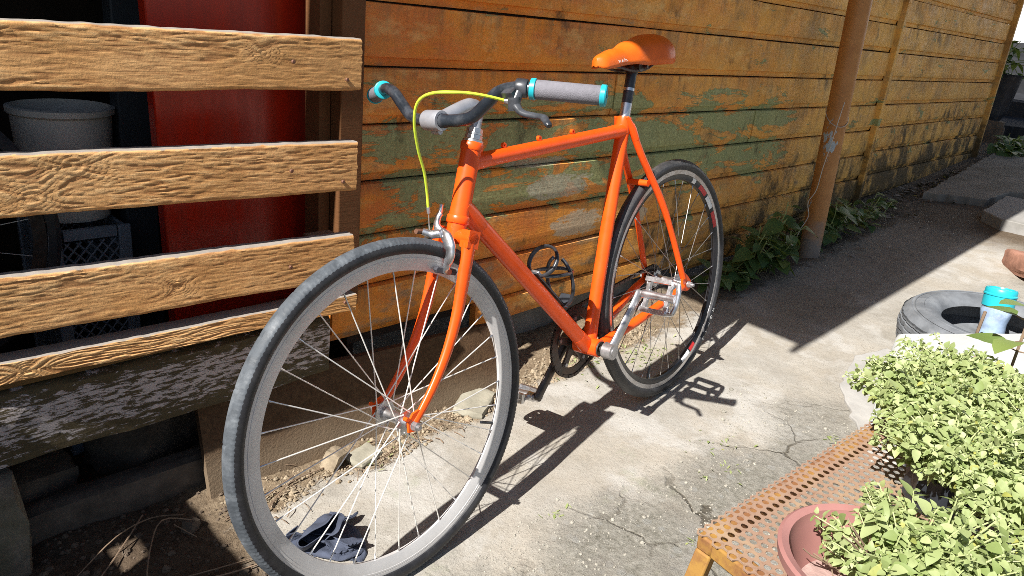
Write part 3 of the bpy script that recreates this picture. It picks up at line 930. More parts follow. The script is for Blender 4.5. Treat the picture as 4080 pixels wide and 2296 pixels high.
MB().lathe([(0, .004), (.080, .004), (.092, .08), (.100, .235), (.107, .240), (.107, .252), (.098, .254), (.088, .08), (.076, .012), (0, .012)], n=40).build('tub_body', MAT['plastic_white'], tub)
MB().lathe([(.1005, .150), (.104, .152), (.104, .160), (.1005, .162)], n=40).build('tub_band', MAT['plastic_white'], tub)
up = tag(empty('steel_upright', (.685, 1.875, gz(.685))), 'dark grey steel upright beside the red door, behind the planks', 'post')
MB().box((0, 0, .95), (.075, .05, 1.9)).build('upright_face', MAT['dark_metal'], up, bevel=.004)
MB().box((0, 0, .006), (.12, .10, .012)).build('foot_plate', MAT['dark_metal'], up)
sw = tag(empty('spare_wheel', (.17, 1.80, gz(.3) + .60)), 'spoked bicycle wheel hanging in the dark room at the left edge', 'wheel')
MB().lathe([(.26, -.009), (.285, -.011), (.285, .011), (.26, .009)], ax=(.35, 1, .05), n=60, closed=True).build('rim', MAT['steel'], sw)
MB().lathe([(.288, -.012), (.302, -.012), (.310, 0), (.302, .012), (.288, .012)], ax=(.35, 1, .05), n=60, closed=True).build('tyre', MAT['rubber_rear'], sw)
axw = V(.35, 1, .05).normalized()
e1 = axw.orthogonal().normalized(); e2 = axw.cross(e1)
MB().tube([-axw * .05, axw * .05], .016, 12).build('hub', MAT['alu_dull'], sw)
sp = MB().tube([(0, 0, 0), (0, 0, 1)], 1, 5).mesh('spoke', MAT['spoke'])
def put_spoke(me, a, b_, r_, parent):
    d_ = b_ - a
    q = d_.to_track_quat('Z', 'Y').to_matrix().to_4x4()
    mw = Matrix.Translation(a) @ q @ Matrix.Diagonal((r_, r_, d_.length, 1))
    return link('spoke', me, parent, mw)
for i in range(20):
    a = 2 * math.pi * i / 20
    put_spoke(sp, axw * (.03 if i % 2 else -.03) + (e1 * math.cos(a + 1) + e2 * math.sin(a + 1)) * .018, (e1 * math.cos(a) + e2 * math.sin(a)) * .262, .0010, sw)
MB().tube([axw * .05, V(.30, 1.80, 0) - V(.30, 1.80, 0) + V(0, .62, .0)], .006, 8).build('wall_hook', MAT['steel'], sw)

# ------------------------------------------------------------------ unseen board fence, added left of the frame to shade the soil
fence = tag(empty('shade_fence', (-.47, 1.2, gz(-.47))), 'unseen low fence of weathered boards, added to shade the soil by the opening', 'fence')
zt0 = .955
fp = []
zs = [(-.13, .06), (.068, .25), (.258, .44), (.448, .62), (.628, .762)]
for (a, b_) in zs:
    fp.append(MB().box((-.47, 1.36, (a + b_) / 2), (.022, 1.35, b_ - a)).build('fence_board', MAT['grey_board'], fence, bevel=.002))
# the top course, with a gap left to let a patch of sun through
for (y0, y1) in ((.685, 1.262), (1.345, 2.03)):
    fp.append(MB().box((-.47, (y0 + y1) / 2, .800), (.022, y1 - y0, .070)).build('fence_board', MAT['grey_board'], fence, bevel=.002))
fp.append(MB().box((-.47, 1.36, (.838 + zt0) / 2), (.022, 1.35, zt0 - .838)).build('fence_board', MAT['grey_board'], fence, bevel=.002))
for y in (.72, 1.99):
    fp.append(MB().box((-.508, y, .38), (.05, .05, 1.10)).build('fence_post', MAT['grey_board'], fence, bevel=.003))
base_at(fence, fp)
# ------------------------------------------------------------------ bicycle (local: x forward, y to its left, z up; origin at the rear tyre's contact)
s_, l_, k_ = R(4.2166), R(7.1764), R(3.50535)
fx = V(-math.cos(s_) * math.cos(k_), -math.sin(s_) * math.cos(k_), -math.sin(k_))
ly = V(math.sin(s_), -math.cos(s_), 0)
bz = fx.cross(ly)
up_ = bz * math.cos(l_) - ly * math.sin(l_)
lf_ = ly * math.cos(l_) + bz * math.sin(l_)
bike = tag(empty('bicycle'), 'bright orange bicycle with flat grey grips leaning by the ochre shed wall', 'bicycle')
bike.matrix_world = Matrix(((fx.x, lf_.x, up_.x, 1.85035), (fx.y, lf_.y, up_.y, 1.02481), (fx.z, lf_.z, up_.z, .002), (0, 0, 0, 1)))
RT = .345
WB, HA, RAKE, DROP, CS, SA, ST, L1, HT = 1.02963, R(69.906), .068856, .068242, .40026, R(73.4554), .564457, .386569, .157803
ua = V(-math.cos(HA), 0, math.sin(HA)); na = V(math.sin(HA), 0, math.cos(HA))
AX = V(WB, 0, RT) - na * RAKE
STEER = Matrix.Rotation(R(-2.29), 3, ua)
def stf(p):
    return AX + STEER @ (p - AX)
BB = V(math.sqrt(CS * CS - DROP * DROP), 0, RT - DROP)
SU = V(-math.cos(SA), 0, math.sin(SA))
TOP = BB + SU * ST
HB = AX + ua * L1
HTOP = AX + ua * (L1 + HT)
RH = V(0, 0, RT)
YV = V(0, 1, 0)

# --- frame
f = MB()
f.tube([HB + ua * .002, HB + ua * .014, HTOP - ua * .016, HTOP - ua * .002], .0198, 24)
for (a, r0) in ((HB + ua * .006, .0232), (HTOP - ua * .008, .0226)):
    f.tube([a - ua * .008, a - ua * .006, a + ua * .006, a + ua * .008], [r0 - .0015, r0, r0, r0 - .0015], 24)
tt_a = HTOP - ua * .040; tt_b = TOP - SU * .022
f.tube([tt_a, tt_b], .0158, 20)
dt_a = HB + ua * .034; dt_b = BB + V(.012, 0, .006)
f.tube([dt_a, dt_b], .0186, 20)
f.tube([BB + SU * .01, TOP + SU * .008], .0168, 20)
f.tube([TOP - SU * .030, TOP - SU * .028, TOP + SU * .006, TOP + SU * .010], [.0170, .0186, .0190, .0182], 20)
# lug sleeves with pointed tongues
def lug(a, d_, L, r0):
    f.tube([a, a + d_ * L * .55, a + d_ * L], [r0, r0 - .0002, r0 - .0016], 20)
lug(tt_a, (tt_b - tt_a).normalized(), .055, .0174)
lug(tt_b, (tt_a - tt_b).normalized(), .050, .0174)
lug(dt_a, (dt_b - dt_a).normalized(), .070, .0204)
lug(dt_b, (dt_a - dt_b).normalized(), .050, .0204)
lug(BB, SU, .060, .0184)
f.tube([BB - YV * .035, BB - YV * .034, BB + YV * .034, BB + YV * .035], [.0215, .0228, .0228, .0215], 28)
for sg in (-1, 1):
    # chainstay
    f.tube(catmull([BB + V(-.010, sg * .020, -.002), BB + V(-.10, sg * .031, .012), V(.20, sg * .044, RT - .040), V(.07, sg * .060, RT - .012), V(.022, sg * .062, RT - .002)], 5), [.0132] * 6 + [.0126] * 5 + [.0112] * 5 + [.0092] * 5, 14)
    # seatstay with flattened cap at the seat lug
    f.tube(catmull([TOP + V(-.004, sg * .0185, -.010), TOP + V(-.040, sg * .026, -.085), V(.100, sg * .046, RT + .225), V(.018, sg * .061, RT + .022)], 6), [.0098] * 4 + [.0094] * 9 + [.0082] * 6, 12)
    f.tube([TOP + V(.010, sg * .0165, .012), TOP + V(-.006, sg * .0195, -.016), TOP + V(-.020, sg * .022, -.045)], [.004, .0108, .0098], 12)
    # dropout plate with a window
    e = (V(0, sg * .0625, 0), V(1, 0, 0), V(0, 0, 1), V(0, 1, 0))
    f.prism([(.030, RT - .010), (.026, RT + .030), (.014, RT + .036), (-.004, RT + .022), (-.020, RT + .006), (-.024, RT - .012), (-.010, RT - .020), (.010, RT - .018)], -.003, .003, e)
# bridges
f.tube([V(.163, -.030, .655), V(.163, .030, .655)], .0085, 12)
f.tube([BB + V(-.075, -.03, .010), BB + V(-.075, .03, .010)], .008, 12)
frame = f.build('frame', MAT['paint'], bike, smooth=45)
tdir = (tt_b - tt_a).normalized(); tup = tdir.cross(YV).normalized()
if tup.z < 0: tup = -tup
for t_ in (.19, .40, .62):
    c = tt_a.lerp(tt_b, t_) + tup * .0205
    g_ = MB().lathe([(.0024, -.0035), (.0055, -.0035), (.0055, .0035), (.0024, .0035)], c, YV, 14, closed=True)
    g_.tube([c - tup * .0035, c - tup * .0085], .003, 8)
    g_.build('cable_guide', MAT['paint'], frame)

# --- seatpost, saddle
CL = TOP + SU * .128
spo = MB().tube([TOP - SU * .05, TOP + SU * .118], .0132, 20).build('seatpost', MAT['black'], bike)  # black stands in for the shaded upper part of the post
MB().tube([TOP + SU * .008, TOP + SU * .044], .01345, 20).build('lit_sleeve', MAT['alu'], spo)  # bright sleeve painted in for the lit foot of the post
MB().tube([TOP + SU * .074, TOP + SU * .081], .01345, 20).build('lit_band', MAT['alu'], spo)  # bright band painted in for the reflection higher up
sc = MB()
sc.tube([CL - SU * .012, CL + SU * .004], [.0150, .0165], 18)
sc.tube([CL + V(0, -.026, .004), CL + V(0, .026, .004)], .0115, 14)
sc.tube([CL + V(-.012, -.034, .004), CL + V(-.012, .036, .004)], .0045, 8)
sc.build('seat_clamp', MAT['steel'], bike)
sdl = MB()
NX, NA = 36, 26
def lerp_tab(tab, u):
    for (u0, v0), (u1, v1) in zip(tab, tab[1:]):
        if u <= u1:
            t_ = (u - u0) / (u1 - u0); t_ = t_ * t_ * (3 - 2 * t_)
            return v0 + (v1 - v0) * t_
    return tab[-1][1]
def saddle_ring(u):
    # u 0 nose .. 1 tail; every section is a tall arch
    x = .354 - .286 * u
    w = lerp_tab([(0, .023), (.28, .027), (.50, .043), (.76, .070), (1, .066)], u)
    top = lerp_tab([(0, .978), (.25, .990), (.50, 1.007), (.80, 1.020), (1, 1.006)], u)
    bot = lerp_tab([(0, .946), (.40, .953), (.58, .948), (.80, .948), (1, .966)], u)
    end = 1.0
    if u < .08: end = math.sqrt(max(0.03, 1 - ((.08 - u) / .08) ** 2))
    if u > .84: end = math.sqrt(max(0.02, 1 - ((u - .84) / .16) ** 2))
    pts = []
    for i in range(NA + 1):
        a = (-1 + 2 * i / NA) * math.pi / 2
        y = w * end * math.copysign(abs(math.sin(a)) ** .85, a)
        hz_ = max(0, math.cos(a)) ** .72
        pts.append(V(x, y, bot + (top - bot) * hz_ * (.5 + .5 * end) + (top - bot) * .25 * (1 - end)))
    return pts
vs_ = []
for i in range(NX + 1):
    u = i / NX
    u = u * u * (3 - 2 * u) * .35 + u * .65
    vs_ += saddle_ring(u)
k = NA + 1
fs = [(i * k + j, i * k + j + 1, (i + 1) * k + j + 1, (i + 1) * k + j) for i in range(NX) for j in range(NA)]
fs.append(tuple(range(k))); fs.append(tuple(NX * k + j for j in range(k))[::-1])
sdl.add(vs_, fs)
saddle = sdl.build('saddle', MAT['leather'], bike, smooth=60)
so = saddle.modifiers.new('thick', 'SOLIDIFY'); so.thickness = .0035; so.offset = -1
rl = MB()
for sg in (-1, 1):
    rl.tube(catmull([V(.330, sg * .006, .955), V(.285, sg * .018, .948), V(.23, sg * .022, .938), V(.16, sg * .022, .940), V(.105, sg * .034, .972), V(.085, sg * .042, .985)], 5), .0035, 8)
rl.build('saddle_rails', MAT['steel'], saddle)
for sg in (-1, 0, 1):
    u = .93
    zz = 1.0130 if sg == 0 else 1.000
    MB().lathe([(0, .0022), (.004, .0018), (.0058, 0), (.0058, -.002)], (.354 - .286 * u + (.0 if sg == 0 else .008), sg * .036, zz + .0015), (-.15, sg * .45, 1), 14).build('rivet', MAT['alu'], saddle)
def text_mesh(body, size, mat, name):
    cu = bpy.data.curves.new(name, 'FONT'); cu.body = body; cu.size = size; cu.extrude = .0002
    cu.align_x = 'CENTER'; cu.align_y = 'CENTER'
    o = bpy.data.objects.new(name, cu); COL.objects.link(o)
    dg = bpy.context.evaluated_depsgraph_get()
    me = bpy.data.meshes.new_from_object(o.evaluated_get(dg))
    bpy.data.objects.remove(o)
    me.materials.clear(); me.materials.append(mat)
    return me
tm = text_mesh('sc XTMA', .0115, MAT['white_print'], 'saddle_lettering')
# on the left skirt near the nose: right = backwards, up = up
lx, lu = V(-1, .06, .03).normalized(), V(.03, -.30, 1).normalized()
ln = lx.cross(lu).normalized()
link('lettering', tm, saddle, Matrix(((lx.x, lu.x, ln.x, .277), (lx.y, lu.y, ln.y, .0268), (lx.z, lu.z, ln.z, .9635), (0, 0, 0, 1))))

# --- fork
fk = MB()
fk.tube([HB - ua * .010, HB + ua * .001], [.0195, .0195], 24)
cr = HB - ua * .026
fk.tube([cr + V(0, -.052, 0), cr + V(0, -.050, 0), cr + V(0, .050, 0), cr + V(0, .052, 0)], [.012, .0155, .0155, .012], 16)
fk.tube([HB - ua * .034, HB - ua * .008], [.019, .020], 20)
for sg in (-1, 1):
    fk.box(cr - ua * .002 + V(0, sg * .041, 0), (.029, .022, .034), Matrix(((na.x, 0, ua.x), (0, 1, 0), (na.z, 0, ua.z))))
    path, rad = [], []
    N_ = 22
    for i in range(N_ + 1):
        t_ = i / N_
        sdist = (L1 - .036) * (1 - t_)
        q = max(0, 1 - sdist / .25)
        off = RAKE * (q ** 2.1)
        path.append(AX + ua * sdist + na * off + V(0, sg * (.0405 + .0115 * t_), 0))
        rad.append(.0155 - .0076 * t_)
    fk.tube(path, rad, 16, flat=(YV, .78))
    hubp = AX + na * RAKE + V(0, sg * .052, 0)
    fk.prism([(-.012, -.010), (.010, -.014), (.015, .004), (.008, .022), (-.006, .030), (-.014, .020)], -.0025, .0025, (hubp, na, ua, YV))
    fk.tube([hubp + na * .015 + V(0, -.006 * sg, .012), hubp + na * .015 + V(0, .004 * sg, .012)], .0045, 8)
fk.xf(stf)
fork = fk.build('fork', MAT['paint'], bike, smooth=45)

# --- headset, stem, bar, grips, lever
hs = MB()
hs.tube([HTOP - ua * .002, HTOP + ua * .004, HTOP + ua * .006], [.0205, .0205, .018], 24)
hs.tube([HTOP + ua * .006, HTOP + ua * .014], .0172, 8)
hs.tube([HTOP + ua * .0145, HTOP + ua * .018], .0165, 24)
hs.tube([HTOP + ua * .0185, HTOP + ua * .027], .0158, 8)
hs.xf(stf)
hs.build('headset', MAT['alu'], bike, smooth=30)
CLAMP = V(.872, 0, .8835)
sm = MB()
QT = HTOP + ua * .062
sm.tube([HTOP - ua * .03, QT], .0112, 20)
sm.tube(catmull([QT - ua * .022, QT + ua * .002 + na * .006, QT + na * .03 + V(0, 0, .0), CLAMP - V(.018, 0, 0)], 6), [.0115] * 5 + [.0135] * 6 + [.0150] * 8, 18)
sm.lathe([(.0132, -.021), (.0182, -.021), (.0190, -.018), (.0190, .018), (.0182, .021), (.0132, .021)], CLAMP, YV, 28, closed=True)
sm.tube([CLAMP + V(-.004, -.010, -.020), CLAMP + V(-.004, .010, -.020)], .006, 10)
sm.xf(stf)
stem = sm.build('stem', MAT['stem'], bike, smooth=45)
half = [V(.872, 0, .8835), V(.870, .035, .8835), V(.864, .062, .8850), V(.857, .085, .8905), V(.851, .115, .912), V(.846, .140, .931), V(.838, .168, .9375), V(.826, .198, .9355)]
hd = MB()
GE = V(.765, .308, .9195)
left = catmull(half + [GE], 6)
right = [V(p.x, -p.y, p.z) for p in left][::-1]
full = right[:-1] + left
hd.tube(full, [.0130 if abs(p.y) < .03 else .0113 for p in full], 18)
hd.xf(stf)
bar = hd.build('handlebar', MAT['bar'], bike, smooth=60)
for sg in (1, -1):
    fl = lambda p: V(p.x, sg * p.y, p.z)
    a, b_ = fl(V(.826, .198, .9355)), fl(GE)
    d_ = (b_ - a).normalized()
    g_ = MB().tube([a + d_ * .008, a + d_ * .010, b_ - d_ * .011, b_ - d_ * .009], [.0152, .0162, .0162, .0152], 28)
    g_.xf(stf); gr = g_.build('grip', MAT['grip'], bar)
    g_ = MB().tube([a - d_ * .001, a, a + d_ * .0075, a + d_ * .0085], [.0165, .0180, .0185, .0175], 28)
    g_.xf(stf); g_.build('grip_collar', MAT['teal'], bar)
    g_ = MB().tube([b_ - d_ * .009, b_ - d_ * .008, b_ - d_ * .001, b_ + d_ * .001], [.0172, .0182, .0182, .0165], 28)
    g_.xf(stf); g_.build('end_cap', MAT['teal'], bar)
    g_ = MB().tube([b_ + d_ * .0008, b_ + d_ * .0016], .0028, 10); g_.xf(stf); g_.build('end_hole', MAT['black'], bar)
lv = MB()
ga = V(.826, .198, .9355); gd = (GE - ga).normalized()
pc = ga - gd * .016
lv.tube([pc - gd * .010, pc - gd * .008, pc + gd * .008, pc + gd * .010], [.0150, .0160, .0160, .0150], 20)
lv.box(pc + V(.016, -.010, -.010), (.020, .024, .020), Matrix.Rotation(R(30), 3, 'Y'))
piv = V(.852, .182, .914)
lv.tube(catmull([pc + V(.008, 0, -.006), piv], 3), .0095, 12)
lv.tube([piv + V(0, 0, .010), piv + V(0, 0, -.012)], .011, 14)
blade = catmull([piv, V(.856, .200, .900), V(.853, .222, .8945), V(.853, .244, .8925), V(.862, .258, .888), V(.868, .270, .880)], 6)
lv.tube(blade, [.0085] * 4 + [.0078] * 10 + [.0072] * 10 + [.0065] * 5 + [.0050] * 2, 12, flat=(V(0, 0, 1), .72))
lv.xf(stf)
lever = lv.build('brake_lever', MAT['black'], bar, smooth=50)
ad = MB().tube([V(.857, .165, .918), V(.852, .178, .916)], [.0042, .0058], 10); ad.xf(stf); ad.build('barrel_adjuster', MAT['alu'], lever)

# --- brake cable
cp = [(.857, .164, .919), (.885, .152, .928), (.912, .136, .935), (.933, .117, .938), (.945, .088, .938), (.948, .060, .931), (.947, .040, .915), (.943, .027, .885), (.926, .011, .838), (.906, -.001, .794), (.894, -.012, .753), (.890, -.017, .722)]
cb = MB().tube(catmull(cp, 6), .0027, 10); cb.xf(stf); cable = cb.build('brake_cable', MAT['lime'], bike)
fr = MB().tube([V(.890, -.017, .724), V(.8895, -.0175, .712)], .0033, 10); fr.xf(stf); fr.build('ferrule', MAT['alu_dull'], cable)
iw = MB().tube([V(.8895, -.0175, .712), V(.892, -.018, .668)], .0009, 6); iw.xf(stf); iw.build('inner_wire', MAT['inner_wire'], cable)

# --- front calliper brake (on the front of the crown)
BC = HB - ua * .030 + na * .034
ex, ez = YV, ua
def P2(y, z, o=0):
    return BC + YV * y + ua * z + na * o
cal = MB()
cal.tube([BC - na * .030, BC + na * .016], .0042, 12)
# left arm: from the pivot out over the tyre and down to the pad
cal.tube(catmull([P2(-.006, .004, .006), P2(.012, .002, .006), P2(.029, -.014, .005), P2(.033, -.034, .002), P2(.025, -.052, -.002), P2(.0195, -.068, -.006)], 6), [.0105] * 7 + [.0122] * 8 + [.0108] * 8 + [.0092] * 8, 14, flat=(na, .62))
# its short upper horn that takes the cable
cal.tube(catmull([P2(.006, .002, .004), P2(-.010, .014, .008), P2(-.0175, .030, .004), P2(-.0175, .040, 0)], 5), [.0095, .0092, .009, .009, .0086, .0084, .008, .008, .0076, .0074, .0074, .0072, .0072, .0072, .0070, .0070], 12, flat=(na, .7))
# right arm: mirror, mostly behind
cal.tube(catmull([P2(.008, .003, .012), P2(-.012, .000, .012), P2(-.030, -.014, .010), P2(-.034, -.034, .004), P2(-.026, -.052, -.002), P2(-.0195, -.068, -.006)], 6), [.0080] * 7 + [.0088] * 8 + [.0080] * 8 + [.0072] * 8, 14, flat=(na, .62))
# lower lever of the right arm with the pinch bolt
cal.tube(catmull([P2(.004, .002, .012), P2(-.006, -.002, .022), P2(-.018, .000, .036)], 5), [.0085] * 6 + [.0070] * 5, 12)
cal.xf(stf)
caliper = cal.build('brake_calliper', MAT['alu'], bike, smooth=60)
pn = MB().lathe([(0, .005), (.006, .005), (.0075, .0), (.0075, -.006)], BC + na * .017, na, 12); pn.xf(stf); pn.build('pivot_nut', MAT['steel'], caliper)
ba = MB().tube([P2(-.0178, .036, 0), P2(-.0178, .058, 0)], [.0046, .0040], 10); ba.xf(stf); ba.build('cable_adjuster', MAT['alu'], caliper)
pbn = MB().tube([P2(-.018, .000, .034), P2(-.018, -.002, .052)], [.0045, .0052], 10); pbn.xf(stf); pbn.build('pinch_bolt', MAT['rust_bolt'], caliper)
for sg in (1, -1):
    pd = MB()
    c = P2(sg * .0152, -.066, -.008)
    vs2 = [(-.026, -.006), (.022, -.006), (.027, 0), (.022, .006), (-.026, .006), (-.030, 0)]
    pd.prism(vs2, -.0045, .0045, (c, na, ua, YV)); pd.xf(stf); pd.build('brake_pad', MAT['pad'], caliper, bevel=.001)
    pb_ = MB().tube([P2(sg * .020, -.066, -.006), P2(sg * .031, -.066, -.006)], .0062, 10); pb_.xf(stf); pb_.build('pad_bolt', MAT['rust_bolt'], caliper)

# --- wheels
def wheel(name, center, axis_, rim_prof, rim_mat, tyre_mat, tyre_w, r_in, spoke_mat, flange, fw, off, tread, label, xform=None):
    fn = xform if xform else (lambda p: p)
    rm_ = MB().lathe(rim_prof, center, YV, 120, closed=True).xf(fn)
    rim = rm_.build(name, rim_mat, bike, smooth=40)
    rim['label'] = label
    # tyre: round section with a crown and notched shoulders
    n_ = 17
    prof = []
    rc = RT - tyre_w / 2 - .0008
    for i in range(n_):
        a = R(-128) + R(256) * i / (n_ - 1)
        prof.append((rc + math.cos(a) * tyre_w / 2, math.sin(a) * tyre_w / 2 * 1.02))
    prof = [(.3145, -.0085)] + prof + [(.3145, .0085)]
    seg = 720
    def mod(i, j):
        if not tread: return 0
        jj = j - 1
        if jj in (4, 5, 11, 12):                # shoulder blocks between cross grooves
            return .0003 if (i % 3) else -.0013
        if jj in (6, 10):                       # channel beside the crown
            return -.0016
        if jj in (3, 13):
            return -.0008 + .0007 * (i % 2)
        if jj in (7, 8, 9):
            return .0006 if (i % 30) > 0 else -.0004
        return 0
    ty = MB().lathe(prof, center, YV, seg, mod=mod).xf(fn)
    to = ty.build('tyre', tyre_mat, rim, smooth=28)
    to.data.materials.append(MAT['sidewall'])
    nf = len(prof) - 1
    to.data.polygons.foreach_set('material_index', [0 if 5 <= (q % nf) <= nf - 6 else 1 for q in range(len(to.data.polygons))])
    # hub
    hb_ = MB()
    hb_.lathe([(.0, -.0), (.0, 0)], center, YV, 4) if False else None
    hb_.tube([center - YV * fw, center - YV * (fw - .003), center - YV * (fw - .004), center - YV * (fw - .014), center + YV * (fw - .014), center + YV * (fw - .004), center + YV * (fw - .003), center + YV * fw], [flange + .004, flange + .004, flange * .75, .0110, .0110, flange * .75, flange + .004, flange + .004], 28)
    hb_.tube([center - YV * (off - .008), center + YV * (off - .008)], .0105, 16)
    hb_.xf(fn); hub = hb_.build('hub', MAT['alu'], rim, smooth=40)
    ax_ = MB().tube([center - YV * (off + .022), center + YV * (off + .022)], .0045, 10)
    for sg in (1, -1):
        ax_.tube([center + YV * sg * (off + .003), center + YV * sg * (off + .006)], .0095, 16)
        ax_.tube([center + YV * sg * (off + .006), center + YV * sg * (off + .015)], .0085, 6)
    ax_.xf(fn); ax_.build('axle', MAT['alu_dull'], rim, smooth=30)
    me = MB().tube([(0, 0, 0), (0, 0, 1)], 1, 6).mesh('spoke', spoke_mat)
    nip = MB().tube([(0, 0, 0), (0, 0, 1)], [1, .8], 6).mesh('nipple', MAT['alu'])
    N_ = 32
    for i in range(N_):
        a = 2 * math.pi * (i + .5) / N_
        side = 1 if i % 2 == 0 else -1
        tr = 1 if (i // 2) % 2 == 0 else -1
        b_ = a + tr * R(66)
        p_rim = center + V(math.cos(a), 0, math.sin(a)) * (r_in - .001) + YV * side * .002
        p_hub = center + V(math.cos(b_), 0, math.sin(b_)) * flange + YV * side * (fw - .0015 + (.002 if tr > 0 else -.002))
        put_spoke(me, fn(p_hub), fn(p_rim), .00125 if spoke_mat is MAT['spoke'] else .00105, rim)
        d_ = (p_hub - p_rim).normalized()
        o = put_spoke(nip, fn(p_rim), fn(p_rim + d_ * .011), .0019, rim); o.name = 'nipple'
    return rim
deep = [(.2835, -.0035), (.2835, .0035), (.300, .0092), (.3045, .0100), (.3050, .0107), (.3085, .0110), (.3088, .0103), (.3096, .0103), (.3099, .0111), (.3140, .0113), (.3165, .0112), (.3165, .0095), (.3120, .0090), (.3120, -.0090), (.3165, -.0095), (.3165, -.0112), (.3140, -.0113), (.3050, -.0107), (.300, -.0092)]
wheel('front_wheel', V(WB, 0, RT), YV, deep, MAT['rim'], MAT['rubber'], .0345, .2835, MAT['spoke'], .0195, .034, .050, True, 'front wheel with a deep pale rim and notched tyre', stf)
shallow = [(.2885, -.0050), (.2885, .0050), (.2960, .0090), (.3040, .0102), (.3040, -.0102), (.2960, -.0090)]
rear = wheel('rear_wheel', RH, YV, shallow, MAT['rim_black'], MAT['rubber_rear'], .0335, .2885, MAT['spoke_dark'], .0215, .036, .064, True, 'rear wheel with a black rim and silver brake track')
for sg in (1, -1):
    MB().lathe([(.3042, sg * .0088), (.3042, sg * .0108), (.3165, sg * .0113), (.3165, sg * .0095)], RH, YV, 120, closed=True).build('brake_track', MAT['alu'], rear)
# decals on the rim wall: white and red
def decal(a0, a1, mat, r0=.2905, r1=.3035):
    prof = [(r0, .0063 if r0 < .2955 else .0092), ((r0 + r1) / 2, .0096), (r1, .0105)]
    MB().lathe(prof, RH, YV, 14, arc=(R(a0), R(a1))).build('rim_decal', mat, rear)
ARCREF = 0
# lathe about +y: angle 0 at +x, then towards -z
decal(-134, -124, MAT['red_print']); decal(-146, -136, MAT['white_print']); decal(-160, -149, MAT['red_print'])
decal(-118, -114, MAT['white_print']); decal(118, 124, MAT['red_print']); decal(108, 117, MAT['white_print'])
letters = 'DYNOH'
for i, ch in enumerate(letters):
    phi = R(229 - i * 4.4)
    rad_ = V(math.cos(phi), 0, math.sin(phi)); tdir_ = V(math.sin(phi), 0, -math.cos(phi)); upv = -rad_
    me = text_mesh(ch, .0165, MAT['white_print'], 'tyre_letter')
    nrm = tdir_.cross(upv)
    pos = RH + rad_ * .3268 + YV * .0168
    link('tyre_letter', me, rear, Matrix(((tdir_.x, upv.x, nrm.x, pos.x), (tdir_.y, upv.y, nrm.y, pos.y), (tdir_.z, upv.z, nrm.z, pos.z), (0, 0, 0, 1))))
vl = MB().tube([RH + V(.10, 0, -.270), RH + V(.086, 0, -.236)], .0032, 8); vl.build('valve', MAT['black'], rear)
a_ = R(205)
vh = V(WB, 0, RT)
vl = MB().tube([vh + V(math.cos(a_), 0, math.sin(a_)) * .282, vh + V(math.cos(a_), 0, math.sin(a_)) * .245], .0032, 8).xf(stf)
vl.build('valve', MAT['black'], [o for o in bpy.data.objects if o.name == 'front_wheel'][0])

# --- drivetrain
cg = MB()
RC, NTH = .0915, 46
CRN = BB - YV * .046
prof2 = []
outer = []
for i in range(NTH * 4):
    a = 2 * math.pi * i / (NTH * 4)
    r_ = RC + (.0030 if i % 4 in (1, 2) else -.0028)
    outer.append((math.cos(a) * r_, math.sin(a) * r_))
n_ = len(outer)
for yy in (-.0016, .0016):
    pass
vs_ = []
for yy in (-.0016, .0016):
    for (a, b_) in outer: vs_.append(CRN + V(a, yy, b_))
    for i in range(n_):
        a = 2 * math.pi * i / n_
        vs_.append(CRN + V(math.cos(a) * .068, yy, math.sin(a) * .068))
fs = []
for i in range(n_):
    j = (i + 1) % n_
    fs += [(i, j, n_ + j, n_ + i), (2 * n_ + j, 2 * n_ + i, 3 * n_ + i, 3 * n_ + j), (j, i, 2 * n_ + i, 2 * n_ + j), (n_ + i, n_ + j, 3 * n_ + j, 3 * n_ + i)]
cg.add(vs_, fs)
for i in range(5):
    a = R(72 * i + 20); d_ = V(math.cos(a), 0, math.sin(a)); q = V(-math.sin(a), 0, math.cos(a))
    cg.prism([(.012, -.015), (.045, -.0085), (.072, -.011), (.072, .011), (.045, .0085), (.012, .015)], -.003, .003, (CRN, d_, q, YV))
cg.tube([CRN - YV * .008, CRN + YV * .006], .022, 24)
ring = cg.build('chainring', MAT['steel'], bike, smooth=30)
for i in range(5):
    a = R(72 * i + 20)
    MB().tube([CRN + V(math.cos(a) * .064, .003, math.sin(a) * .064), CRN + V(math.cos(a) * .064, .006, math.sin(a) * .064)], .0052, 10).build('chainring_bolt', MAT['alu_dull'], ring)
MB().tube([BB - YV * .060, BB + YV * .066], .0085, 16).build('bottom_bracket_axle', MAT['steel'], bike)
for sg in (1, -1):
    MB().lathe([(.0085, .0), (.0175, .0), (.0185, .003), (.0185, -.004)], BB + YV * sg * .036, YV * sg, 24).build('bearing_cup', MAT['steel'], bike)
ca = V(-.6952, 0, .7188)
def crank(sg, mat, label):
    y0 = sg * .062
    d_ = ca * sg
    q = V(-d_.z, 0, d_.x)
    cr_ = MB()
    path = [BB + YV * (y0 + sg * .004), BB + d_ * .025 + YV * (y0 + sg * .006), BB + d_ * .09 + YV * (y0 + sg * .010), BB + d_ * .150 + YV * (y0 + sg * .013), BB + d_ * .176 + YV * (y0 + sg * .013)]
    cr_.tube(catmull(path, 5), [.0185, .0178, .0168, .0158, .0152, .0148] + [.0142] * 6 + [.0138] * 5 + [.0142, .0140, .0125, .009], 10, flat=(YV, .60))
    cr_.tube([BB + YV * (y0 - sg * .012), BB + YV * (y0 + sg * .014)], .0205, 24)
    o = cr_.build('crank_arm', mat, bike, smooth=45)
    o['label'] = label
    bt = MB().tube([BB + YV * (y0 + sg * .0135), BB + YV * (y0 + sg * .0155)], .0105, 20)
    bt.build('crank_bolt', MAT['alu_dull'], o)
    return BB + d_ * .17, y0 + sg * .012
